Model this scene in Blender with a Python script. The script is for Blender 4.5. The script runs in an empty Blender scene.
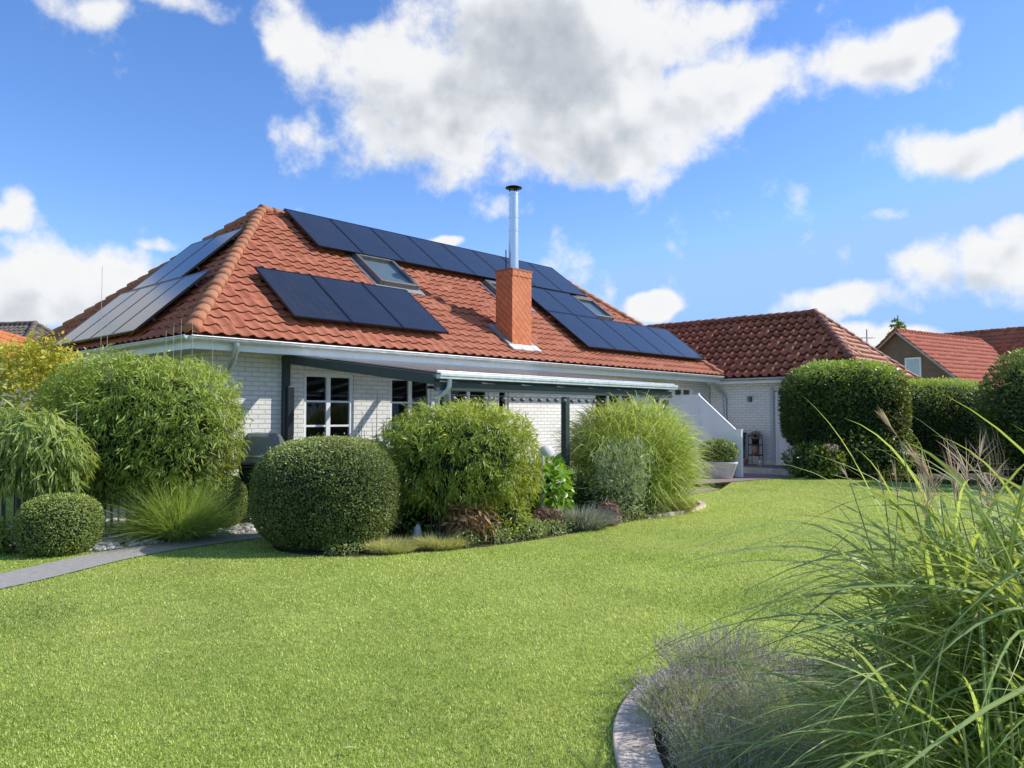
import bpy, bmesh, math, random
import numpy as np
from mathutils import Vector, Matrix
R = math.radians
rng = np.random.default_rng(7)
random.seed(7)
scene = bpy.context.scene
COL = scene.collection

# ------------------------------------------------------------------ helpers
def tag(o, label=None, cat=None, group=None, kind=None):
    if label: o['label'] = label
    if cat: o['category'] = cat
    if group: o['group'] = group
    if kind: o['kind'] = kind
    return o

def thing(name, label, cat, loc=(0, 0, 0), rotz=0.0, group=None, matrix=None):
    o = bpy.data.objects.new(name, None)
    o.empty_display_size = .2
    COL.objects.link(o)
    if matrix is not None:
        o.matrix_world = matrix
    else:
        o.location = loc
        o.rotation_euler = (0, 0, rotz)
    return tag(o, label, cat, group)

def link_mesh(name, me, mats, parent=None, loc=None, rotz=0.0):
    o = bpy.data.objects.new(name, me)
    for m in (mats if isinstance(mats, (list, tuple)) else [mats]):
        me.materials.append(m)
    COL.objects.link(o)
    if parent is not None: o.parent = parent
    if loc is not None: o.location = loc
    if rotz: o.rotation_euler = (0, 0, rotz)
    return o

class MB:
    """collects simple shapes into one mesh"""
    def __init__(s, T=None):
        s.v = []; s.f = []; s.mi = []; s.T = T; s.smooth = []
    def add(s, verts, faces, mi=0, smooth=False):
        b = len(s.v)
        for p in verts:
            p = Vector(p)
            s.v.append(tuple(s.T(p)) if s.T else tuple(p))
        for f in faces:
            s.f.append([b + i for i in f]); s.mi.append(mi); s.smooth.append(smooth)
        return s
    def box(s, x0, x1, y0, y1, z0, z1, mi=0, bev=0.0):
        c = [(x, y, z) for z in (z0, z1) for y in (y0, y1) for x in (x0, x1)]
        return s.add(c, [(0, 2, 3, 1), (4, 5, 7, 6), (0, 1, 5, 4), (2, 6, 7, 3), (0, 4, 6, 2), (1, 3, 7, 5)], mi)
    def prism(s, poly, y0, y1, axis='y', mi=0):
        """polygon extruded; poly pairs are (x,z) for axis y, (y,z) for axis x, (x,y) for axis z"""
        n = len(poly)
        def mk(a, b, c):
            return {'y': (a, c, b), 'x': (c, a, b), 'z': (a, b, c)}[axis]
        vs = [mk(a, b, y0) for a, b in poly] + [mk(a, b, y1) for a, b in poly]
        fs = [tuple(range(n - 1, -1, -1)), tuple(range(n, 2 * n))]
        for i in range(n):
            j = (i + 1) % n
            fs.append((i, j, n + j, n + i))
        return s.add(vs, fs, mi)
    def tube(s, pts, r, n=10, cap=True, mi=0):
        pts = [Vector(p) for p in pts]
        rs = r if isinstance(r, (list, tuple)) else [r] * len(pts)
        vs = []
        prev = None
        for i, p in enumerate(pts):
            d = (pts[min(i + 1, len(pts) - 1)] - pts[max(i - 1, 0)]).normalized()
            a = prev if prev is not None else (Vector((0, 0, 1)) if abs(d.z) < .9 else Vector((1, 0, 0)))
            x = (a - d * a.dot(d)).normalized(); y = d.cross(x); prev = x
            for k in range(n):
                t = 2 * math.pi * k / n
                vs.append(p + x * math.cos(t) * rs[i] + y * math.sin(t) * rs[i])
        fs = []
        for i in range(len(pts) - 1):
            for k in range(n):
                k2 = (k + 1) % n
                fs.append((i * n + k, i * n + k2, (i + 1) * n + k2, (i + 1) * n + k))
        s.add(vs, fs, mi, True)
        if cap:
            s.add(vs[:n], [tuple(range(n - 1, -1, -1))], mi)
            s.add(vs[-n:], [tuple(range(n))], mi)
        return s
    def lathe(s, prof, n=20, c=(0, 0, 0), mi=0, squash=1.0):
        vs = []
        for r, z in prof:
            for k in range(n):
                t = 2 * math.pi * k / n
                vs.append((c[0] + r * math.cos(t), c[1] + r * math.sin(t) * squash, c[2] + z))
        fs = []
        for i in range(len(prof) - 1):
            for k in range(n):
                k2 = (k + 1) % n
                fs.append((i * n + k, i * n + k2, (i + 1) * n + k2, (i + 1) * n + k))
        fs.append(tuple(range(n - 1, -1, -1)))
        b = (len(prof) - 1) * n
        fs.append(tuple(range(b, b + n)))
        return s.add(vs, fs, mi, True)
    def build(s, name, mats, parent=None, loc=None, rotz=0.0, bevel=0.0):
        me = bpy.data.meshes.new(name)
        me.from_pydata(s.v, [], s.f)
        me.polygons.foreach_set('material_index', s.mi)
        me.polygons.foreach_set('use_smooth', s.smooth)
        bm = bmesh.new(); bm.from_mesh(me)
        bmesh.ops.recalc_face_normals(bm, faces=bm.faces)
        bm.to_mesh(me); bm.free()
        o = link_mesh(name, me, mats, parent, loc, rotz)
        if bevel > 0:
            b = o.modifiers.new('bevel', 'BEVEL'); b.width = bevel; b.segments = 2; b.limit_method = 'ANGLE'
        return o

def np_mesh(name, V, F, nper, mats, parent=None, loc=None, shade=None, uv=None, smooth=False, mi=None):
    """V (n,3); F flat loop index array with nper vertices per face (int, or array of sizes)"""
    me = bpy.data.meshes.new(name)
    V = np.ascontiguousarray(V, dtype=np.float32); F = np.ascontiguousarray(F, dtype=np.int32).ravel()
    if np.isscalar(nper):
        nf = len(F) // nper; tot = np.full(nf, nper, np.int32)
    else:
        tot = np.asarray(nper, np.int32); nf = len(tot)
    st = np.zeros(nf, np.int32); st[1:] = np.cumsum(tot)[:-1]
    me.vertices.add(len(V)); me.vertices.foreach_set('co', V.ravel())
    me.loops.add(len(F)); me.loops.foreach_set('vertex_index', F)
    me.polygons.add(nf); me.polygons.foreach_set('loop_start', st); me.polygons.foreach_set('loop_total', tot)
    if smooth: me.polygons.foreach_set('use_smooth', np.ones(nf, bool))
    if mi is not None: me.polygons.foreach_set('material_index', np.asarray(mi, np.int32))
    if shade is not None:
        a = me.attributes.new('shade', 'FLOAT', 'POINT'); a.data.foreach_set('value', np.asarray(shade, np.float32))
    if uv is not None:
        u = me.attributes.new('across', 'FLOAT', 'POINT'); u.data.foreach_set('value', np.asarray(uv, np.float32))
    me.update(calc_edges=True)
    me.validate()
    return link_mesh(name, me, mats, parent, loc)

def unit(a):
    return a / np.maximum(np.linalg.norm(a, axis=-1, keepdims=True), 1e-9)

def snoise(P, scale, seed, oct=3):
    r = np.random.default_rng(seed)
    out = np.zeros(len(P)); amp = 1.0; tot = 0
    for o in range(oct):
        for k in range(5):
            w = unit(r.normal(size=3)) * scale * (2 ** o) * r.uniform(.7, 1.4)
            out += amp * np.sin(P @ w + r.uniform(0, 6.28)); tot += amp * .7
        amp *= .55
    return out / tot

# ------------------------------------------------------------------ node materials
def nmat(name):
    m = bpy.data.materials.new(name); m.use_nodes = True
    nt = m.node_tree; nt.nodes.clear()
    out = nt.nodes.new('ShaderNodeOutputMaterial')
    return m, nt, out
def N(nt, typ, **kw):
    n = nt.nodes.new(typ)
    for k, v in kw.items():
        if k in n.inputs.keys() if hasattr(n.inputs, 'keys') else False:
            n.inputs[k].default_value = v
        else:
            setattr(n, k, v)
    return n
def L(nt, a, b): nt.links.new(a, b)
def ramp(nt, fac, stops):
    r = nt.nodes.new('ShaderNodeValToRGB')
    els = r.color_ramp.elements
    els[0].position = stops[0][0]; els[0].color = (*stops[0][1], 1)
    els[1].position = stops[-1][0]; els[1].color = (*stops[-1][1], 1)
    for p, c in stops[1:-1]:
        e = els.new(p); e.color = (*c, 1)
    L(nt, fac, r.inputs['Fac']); return r
def noise(nt, vec, scale, detail=4, rough=.55):
    n = nt.nodes.new('ShaderNodeTexNoise'); n.inputs['Scale'].default_value = scale
    n.inputs['Detail'].default_value = detail; n.inputs['Roughness'].default_value = rough
    if vec is not None: L(nt, vec, n.inputs['Vector'])
    return n
def objco(nt):
    return nt.nodes.new('ShaderNodeTexCoord').outputs['Object']
def mathn(nt, op, a, b=None, c=None):
    n = nt.nodes.new('ShaderNodeMath'); n.operation = op
    for i, x in enumerate((a, b, c)):
        if x is None: continue
        if isinstance(x, (int, float)): n.inputs[i].default_value = x
        else: L(nt, x, n.inputs[i])
    return n.outputs[0]
def mixc(nt, fac, a, b, typ='MIX'):
    n = nt.nodes.new('ShaderNodeMix'); n.data_type = 'RGBA'; n.blend_type = typ
    if isinstance(fac, (int, float)): n.inputs[0].default_value = fac
    else: L(nt, fac, n.inputs[0])
    for i, x in ((6, a), (7, b)):
        if isinstance(x, tuple): n.inputs[i].default_value = (*x, 1)
        else: L(nt, x, n.inputs[i])
    return n.outputs[2]
def bump(nt, h, strength, dist):
    b = nt.nodes.new('ShaderNodeBump'); b.inputs['Strength'].default_value = strength; b.inputs['Distance'].default_value = dist
    L(nt, h, b.inputs['Height']); return b.outputs[0]
def principled(nt, out):
    p = nt.nodes.new('ShaderNodeBsdfPrincipled'); L(nt, p.outputs[0], out.inputs[0]); return p

def plain(name, col, rough=.5, metal=0.0, var=.15, scale=6.0, bumpd=0.0, bscale=60, spec=.5):
    m, nt, out = nmat(name); p = principled(nt, out)
    v = objco(nt)
    n = noise(nt, v, scale, 5)
    lo = tuple(c * (1 - var) for c in col); hi = tuple(min(1, c * (1 + var)) for c in col)
    r = ramp(nt, n.outputs['Fac'], [(.3, lo), (.7, hi)])
    L(nt, r.outputs[0], p.inputs['Base Color'])
    p.inputs['Roughness'].default_value = rough; p.inputs['Metallic'].default_value = metal
    p.inputs['Specular IOR Level'].default_value = spec
    if bumpd:
        n2 = noise(nt, v, bscale, 4)
        L(nt, bump(nt, n2.outputs['Fac'], .6, bumpd), p.inputs['Normal'])
    return m

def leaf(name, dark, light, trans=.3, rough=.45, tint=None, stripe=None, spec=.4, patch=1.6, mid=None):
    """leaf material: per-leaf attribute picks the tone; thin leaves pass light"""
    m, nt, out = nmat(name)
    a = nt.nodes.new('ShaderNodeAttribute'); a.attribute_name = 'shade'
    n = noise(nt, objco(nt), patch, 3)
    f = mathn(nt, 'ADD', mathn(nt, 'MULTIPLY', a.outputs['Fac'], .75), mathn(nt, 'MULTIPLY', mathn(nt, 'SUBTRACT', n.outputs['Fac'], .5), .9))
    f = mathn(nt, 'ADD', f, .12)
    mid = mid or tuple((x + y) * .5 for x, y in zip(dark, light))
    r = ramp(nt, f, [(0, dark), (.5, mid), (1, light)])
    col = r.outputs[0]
    if stripe:
        u = nt.nodes.new('ShaderNodeAttribute'); u.attribute_name = 'across'
        s = mathn(nt, 'LESS_THAN', mathn(nt, 'ABSOLUTE', mathn(nt, 'SUBTRACT', u.outputs['Fac'], .5)), .11)
        col = mixc(nt, mathn(nt, 'MULTIPLY', s, .55), col, stripe)
    p = nt.nodes.new('ShaderNodeBsdfPrincipled')
    L(nt, col, p.inputs['Base Color']); p.inputs['Roughness'].default_value = rough
    p.inputs['Specular IOR Level'].default_value = spec
    t = nt.nodes.new('ShaderNodeBsdfTranslucent')
    c2 = mixc(nt, .6, col, tint or (min(1, light[0] * 1.5), min(1, light[1] * 1.35), light[2] * .5))
    L(nt, c2, t.inputs['Color'])
    mx = nt.nodes.new('ShaderNodeMixShader'); mx.inputs[0].default_value = trans
    L(nt, p.outputs[0], mx.inputs[1]); L(nt, t.outputs[0], mx.inputs[2])
    L(nt, mx.outputs[0], out.inputs[0])
    return m

def brick_mat(name, c1, c2, mortar, bw=.24, bh=.077, bumpd=.006, dirt=.12, msize=.010):
    m, nt, out = nmat(name); p = principled(nt, out)
    v = objco(nt)
    sp = nt.nodes.new('ShaderNodeSeparateXYZ'); L(nt, v, sp.inputs[0])
    cb = nt.nodes.new('ShaderNodeCombineXYZ')
    L(nt, mathn(nt, 'ADD', sp.outputs[0], sp.outputs[1]), cb.inputs[0]); L(nt, sp.outputs[2], cb.inputs[1])
    b = nt.nodes.new('ShaderNodeTexBrick')
    b.inputs['Scale'].default_value = 1.0; b.inputs['Brick Width'].default_value = bw; b.inputs['Row Height'].default_value = bh
    b.inputs['Mortar Size'].default_value = msize; b.inputs['Mortar Smooth'].default_value = .35; b.inputs['Bias'].default_value = 0
    b.inputs['Color1'].default_value = (*c1, 1); b.inputs['Color2'].default_value = (*c2, 1); b.inputs['Mortar'].default_value = (*mortar, 1)
    L(nt, cb.outputs[0], b.inputs['Vector'])
    n = noise(nt, v, 1.7, 6, .65)
    d = ramp(nt, n.outputs['Fac'], [(.3, (1 - dirt,) * 3), (.65, (1, 1, 1))])
    L(nt, mixc(nt, 1, b.outputs['Color'], d.outputs[0], 'MULTIPLY'), p.inputs['Base Color'])
    p.inputs['Roughness'].default_value = .75
    n2 = noise(nt, v, 45, 4)
    h = mathn(nt, 'ADD', mathn(nt, 'MULTIPLY', b.outputs['Fac'], -1), mathn(nt, 'MULTIPLY', n2.outputs['Fac'], .45))
    L(nt, bump(nt, h, .9, bumpd), p.inputs['Normal'])
    return m

def tile_mat(name, dark, light, lichen, rough=.6, lich=.3, spec=.35):
    m, nt, out = nmat(name); p = principled(nt, out)
    a = nt.nodes.new('ShaderNodeAttribute'); a.attribute_name = 'shade'
    r = ramp(nt, a.outputs['Fac'], [(0, dark), (1, light)])
    v = objco(nt)
    n = noise(nt, v, 2.3, 6, .7); n3 = noise(nt, v, 28, 4, .6)
    f = mathn(nt, 'MULTIPLY', ramp(nt, n.outputs['Fac'], [(.42, (0, 0, 0)), (.75, (1, 1, 1))]).outputs[0], lich)
    c = mixc(nt, f, r.outputs[0], lichen)
    g = ramp(nt, n3.outputs['Fac'], [(.3, (.78, .78, .78)), (.7, (1.1, 1.08, 1.05))])
    L(nt, mixc(nt, 1, c, g.outputs[0], 'MULTIPLY'), p.inputs['Base Color'])
    p.inputs['Roughness'].default_value = rough; p.inputs['Specular IOR Level'].default_value = spec
    L(nt, bump(nt, n3.outputs['Fac'], .5, .004), p.inputs['Normal'])
    return m

M = {}
M['brick'] = brick_mat('white_painted_brick', (.93, .905, .85), (.87, .845, .79), (.66, .635, .59))
M['brick_dark'] = brick_mat('brown_brick', (.25, .13, .085), (.19, .10, .065), (.20, .17, .15), dirt=.2)
M['tile'] = tile_mat('terracotta_tile', (.37, .105, .056), (.52, .175, .098), (.36, .24, .15), rough=.75, lich=.16)
M['tile_ridge'] = tile_mat('weathered_ridge_tile', (.40, .15, .075), (.52, .22, .12), (.27, .19, .11), rough=.8, lich=.55)
M['tile_dark'] = tile_mat('glazed_brown_tile', (.30, .085, .036), (.60, .20, .095), (.26, .14, .09), rough=.5, lich=.25, spec=.35)
M['tile_dark_ridge'] = tile_mat('weathered_brown_ridge_tile', (.22, .075, .05), (.30, .11, .07), (.22, .15, .10), rough=.6, lich=.5)
M['tile_red'] = tile_mat('red_neighbour_tile', (.40, .085, .05), (.52, .13, .075), (.34, .13, .08), rough=.7, lich=.2, spec=.2)
M['tile_grey'] = tile_mat('grey_brown_tile', (.13, .105, .09), (.20, .16, .14), (.24, .20, .15), rough=.8, lich=.4)
M['tile_orange'] = tile_mat('orange_tile', (.55, .14, .06), (.66, .20, .10), (.5, .2, .1), rough=.7, lich=.2)
M['white'] = plain('white_paint', (.86, .87, .88), .4, var=.05)
M['white_plastic'] = plain('white_plastic', (.88, .89, .92), .35, var=.03)
M['zinc'] = plain('weathered_zinc', (.60, .64, .66), .42, .35, var=.15, scale=9)
M['zinc_pipe'] = plain('zinc_downpipe', (.42, .47, .49), .38, .75, var=.2, scale=14)
M['steel'] = plain('stainless_steel', (.70, .74, .79), .34, 1.0, var=.08, scale=30)
M['lead'] = plain('lead_flashing', (.30, .31, .33), .6, .3, var=.2, bumpd=.01, bscale=14)
M['anthracite'] = plain('anthracite_paint', (.034, .052, .05), .45, var=.12)
M['dark_plastic'] = plain('dark_plastic', (.018, .02, .026), .4, var=.2)
M['black_metal'] = plain('black_metal', (.012, .012, .014), .35, .6, var=.1)
M['grill_lid'] = plain('grey_enamel', (.17, .175, .165), .38, .2, var=.12)
M['soffit'] = plain('soffit_board', (.52, .54, .53), .55, var=.08)
M['concrete'] = plain('weathered_concrete', (.52, .47, .41), .9, var=.22, scale=7, bumpd=.006, bscale=40)
M['wood'] = plain('weathered_wood', (.22, .17, .12), .8, var=.3, scale=12, bumpd=.004)
M['bark'] = plain('bark', (.12, .09, .065), .9, var=.3, scale=14, bumpd=.01)
M['cane'] = plain('bamboo_cane', (.13, .115, .06), .6, var=.35, scale=8)
M['wire'] = plain('grey_cane', (.36, .35, .32), .5, var=.2)
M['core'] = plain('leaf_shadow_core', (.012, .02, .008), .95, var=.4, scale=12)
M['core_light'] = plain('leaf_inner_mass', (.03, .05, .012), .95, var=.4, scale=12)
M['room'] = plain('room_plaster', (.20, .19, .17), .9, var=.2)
M['terracotta'] = plain('terracotta_pot', (.38, .20, .13), .75, var=.2)
M['stone_white'] = plain('pale_stone', (.66, .64, .60), .8, var=.2, scale=4, bumpd=.004)
M['bulb'] = plain('grey_lantern_plastic', (.16, .16, .17), .35, var=.1)
M['pinkflower'] = plain('pale_pink_petals', (.62, .46, .42), .7, var=.25, scale=20)

def make_glass(name, tint, opacity, rough=.02):
    m, nt, out = nmat(name)
    g = nt.nodes.new('ShaderNodeBsdfGlossy'); g.inputs['Roughness'].default_value = rough
    t = nt.nodes.new('ShaderNodeBsdfTransparent'); t.inputs[0].default_value = (*tint, 1)
    d = nt.nodes.new('ShaderNodeBsdfDiffuse')
    nn = noise(nt, objco(nt), 3.0, 4)
    r = ramp(nt, nn.outputs['Fac'], [(.3, (.62, .62, .58)), (.7, (.78, .77, .72))]); L(nt, r.outputs[0], d.inputs[0])
    m1 = nt.nodes.new('ShaderNodeMixShader'); m1.inputs[0].default_value = opacity
    L(nt, t.outputs[0], m1.inputs[1]); L(nt, d.outputs[0], m1.inputs[2])
    fr = nt.nodes.new('ShaderNodeFresnel'); ge = nt.nodes.new('ShaderNodeNewGeometry')
    L(nt, mathn(nt, 'SUBTRACT', 1.5, mathn(nt, 'MULTIPLY', ge.outputs['Backfacing'], .8333)), fr.inputs[0])
    m2 = nt.nodes.new('ShaderNodeMixShader'); L(nt, fr.outputs[0], m2.inputs[0])
    L(nt, m1.outputs[0], m2.inputs[1]); L(nt, g.outputs[0], m2.inputs[2])
    L(nt, m2.outputs[0], out.inputs[0])
    return m
M['glass'] = make_glass('window_glass', (.55, .58, .57), .0)
M['roof_glass'] = make_glass('canopy_glass', (.97, .98, .97), .04, .15)

def solar_mat():
    m, nt, out = nmat('solar_cells'); p = principled(nt, out)
    v = objco(nt)
    b = nt.nodes.new('ShaderNodeTexBrick'); b.offset = 0
    b.inputs['Scale'].default_value = 1; b.inputs['Brick Width'].default_value = .182; b.inputs['Row Height'].default_value = .091
    b.inputs['Mortar Size'].default_value = .0028; b.inputs['Mortar Smooth'].default_value = .1
    b.inputs['Color1'].default_value = (.011, .012, .017, 1); b.inputs['Color2'].default_value = (.009, .010, .014, 1)
    b.inputs['Mortar'].default_value = (.04, .045, .055, 1)
    L(nt, v, b.inputs['Vector'])
    n = noise(nt, v, 2.0, 5)
    L(nt, mixc(nt, mathn(nt, 'MULTIPLY', n.outputs['Fac'], .09), b.outputs['Color'], (.25, .25, .27)), p.inputs['Base Color'])
    p.inputs['Roughness'].default_value = .13; p.inputs['IOR'].default_value = 1.5
    p.inputs['Coat Weight'].default_value = .0; p.inputs['Coat Roughness'].default_value = .05
    return m
M['solar'] = solar_mat()

def chimney_mat():
    m, nt, out = nmat('slate_clad_orange'); p = principled(nt, out)
    v = objco(nt)
    sp = nt.nodes.new('ShaderNodeSeparateXYZ'); L(nt, v, sp.inputs[0])
    x = mathn(nt, 'SUBTRACT', sp.outputs[0], sp.outputs[1])
    c, s = math.cos(R(40)), math.sin(R(40))
    cb = nt.nodes.new('ShaderNodeCombineXYZ')
    L(nt, mathn(nt, 'SUBTRACT', mathn(nt, 'MULTIPLY', x, c), mathn(nt, 'MULTIPLY', sp.outputs[2], s)), cb.inputs[0])
    L(nt, mathn(nt, 'ADD', mathn(nt, 'MULTIPLY', x, s), mathn(nt, 'MULTIPLY', sp.outputs[2], c)), cb.inputs[1])
    b = nt.nodes.new('ShaderNodeTexBrick')
    b.inputs['Scale'].default_value = 1; b.inputs['Brick Width'].default_value = .40; b.inputs['Row Height'].default_value = .105
    b.inputs['Mortar Size'].default_value = .007; b.inputs['Mortar Smooth'].default_value = .4
    b.inputs['Color1'].default_value = (.72, .21, .075, 1); b.inputs['Color2'].default_value = (.62, .17, .06, 1)
    b.inputs['Mortar'].default_value = (.24, .07, .03, 1)
    L(nt, cb.outputs[0], b.inputs['Vector'])
    n = noise(nt, v, 9, 5)
    g = ramp(nt, n.outputs['Fac'], [(.3, (.82, .82, .82)), (.7, (1.08, 1.08, 1.08))])
    L(nt, mixc(nt, 1, b.outputs['Color'], g.outputs[0], 'MULTIPLY'), p.inputs['Base Color'])
    p.inputs['Roughness'].default_value = .55
    L(nt, bump(nt, b.outputs['Fac'], -1.0, .01), p.inputs['Normal'])
    return m
M['chimney'] = chimney_mat()

# foliage tones
M['lf_bamboo'] = leaf('bamboo_leaf', (.035, .085, .012), (.64, .72, .20), .30, .42, patch=1.3, mid=(.25, .36, .06))
M['lf_bamboo_long'] = leaf('long_bamboo_leaf', (.09, .17, .03), (.50, .60, .20), .38, .42)
M['lf_bamboo_round'] = leaf('round_bamboo_leaf', (.045, .10, .012), (.68, .74, .19), .30, .42, patch=1.3, mid=(.29, .38, .055))
M['lf_box'] = leaf('box_leaf', (.03, .06, .015), (.55, .60, .22), .22, .52, spec=.35, mid=(.15, .21, .06))
M['lf_box_light'] = leaf('light_box_leaf', (.09, .15, .03), (.42, .50, .14), .26, .42)
M['lf_yellow'] = leaf('golden_leaf', (.26, .28, .03), (.82, .70, .12), .38, .5)
def lawn_leaf():
    m, nt, out = nmat('lawn_blade')
    a = nt.nodes.new('ShaderNodeAttribute'); a.attribute_name = 'shade'
    r = ramp(nt, a.outputs['Fac'], [(0, (.08, .18, .02)), (.35, (.26, .40, .055)), (.7, (.63, .75, .16)), (.88, (.80, .86, .31)), (1, (.82, .73, .42))])
    p = nt.nodes.new('ShaderNodeBsdfPrincipled'); L(nt, r.outputs[0], p.inputs['Base Color']); p.inputs['Roughness'].default_value = .5; p.inputs['Specular IOR Level'].default_value = .3
    t = nt.nodes.new('ShaderNodeBsdfTranslucent'); L(nt, mixc(nt, 1, r.outputs[0], (1.15, 1.1, .7), 'MULTIPLY'), t.inputs['Color'])
    mx = nt.nodes.new('ShaderNodeMixShader'); mx.inputs[0].default_value = .36; L(nt, p.outputs[0], mx.inputs[1]); L(nt, t.outputs[0], mx.inputs[2]); L(nt, mx.outputs[0], out.inputs[0])
    return m
M['lf_grass'] = lawn_leaf()
M['lf_fountain'] = leaf('fountain_grass_blade', (.09, .18, .03), (.58, .70, .25), .36, .5, mid=(.26, .38, .09))
M['lf_zebra'] = leaf('tall_grass_blade', (.10, .17, .025), (.78, .84, .30), .34, .45, mid=(.40, .52, .10), stripe=(.80, .82, .50))
M['lf_silver'] = leaf('silver_leaf', (.15, .22, .10), (.50, .58, .36), .26, .6)
M['lf_bright'] = leaf('bright_broad_leaf', (.10, .24, .02), (.30, .50, .05), .38, .35)
M['lf_brown'] = leaf('rusty_leaf', (.14, .08, .035), (.45, .28, .14), .25, .6)
M['lf_dry'] = leaf('straw_blade', (.38, .38, .13), (.68, .68, .34), .3, .6)
M['lf_low'] = leaf('ground_plant_leaf', (.11, .18, .04), (.44, .50, .19), .26, .5)
M['lf_sedum'] = leaf('rosy_flower_head', (.18, .09, .07), (.42, .25, .2), .15, .7)
M['lf_heather'] = leaf('grey_heather', (.18, .20, .16), (.52, .53, .46), .15, .7)
M['lf_laurel'] = leaf('laurel_leaf', (.012, .032, .008), (.50, .62, .13), .20, .38, spec=.4, patch=1.0, mid=(.055, .105, .02))
M['lf_conifer'] = leaf('hedge_conifer', (.018, .044, .010), (.52, .64, .15), .24, .5, patch=1.0, mid=(.08, .14, .028))
M['lf_misc'] = leaf('silver_grass_blade', (.03, .075, .012), (.56, .68, .22), .42, .42, stripe=(.72, .76, .52), spec=.32, mid=(.17, .28, .05))
M['lf_plume'] = leaf('grass_plume', (.34, .23, .21), (.70, .56, .52), .3, .6)
M['lf_lav'] = leaf('lavender_stem', (.17, .22, .11), (.68, .72, .50), .26, .6)
M['lf_lavfl'] = leaf('lavender_flower', (.20, .17, .19), (.52, .46, .49), .18, .7)
M['lf_tree'] = leaf('tree_leaf', (.09, .14, .035), (.26, .31, .09), .28, .5)

# ------------------------------------------------------------------ camera
CAMH = 1.6
cam_d = bpy.data.cameras.new('camera'); cam = bpy.data.objects.new('camera', cam_d); COL.objects.link(cam)
cam_d.sensor_width = 36; cam_d.lens = 769 / 1024 * 36; cam_d.clip_end = 3000; cam_d.clip_start = .05
cam.location = (0, 0, CAMH); cam.rotation_euler = (R(90) + .041, 0, 0)
scene.camera = cam

# ------------------------------------------------------------------ light and sky
SUN_AZ, SUN_EL = R(4.5), R(38.5)         # azimuth from +X towards +Y
sd = Vector((math.cos(SUN_EL) * math.cos(SUN_AZ), math.cos(SUN_EL) * math.sin(SUN_AZ), math.sin(SUN_EL)))
sl_d = bpy.data.lights.new('sun', 'SUN'); sl_d.energy = 5.0; sl_d.angle = R(.5); sl_d.color = (1, .955, .87)
sun = bpy.data.objects.new('sun', sl_d); COL.objects.link(sun)
sun.rotation_euler = (-sd).to_track_quat('-Z', 'Y').to_euler()

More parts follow.
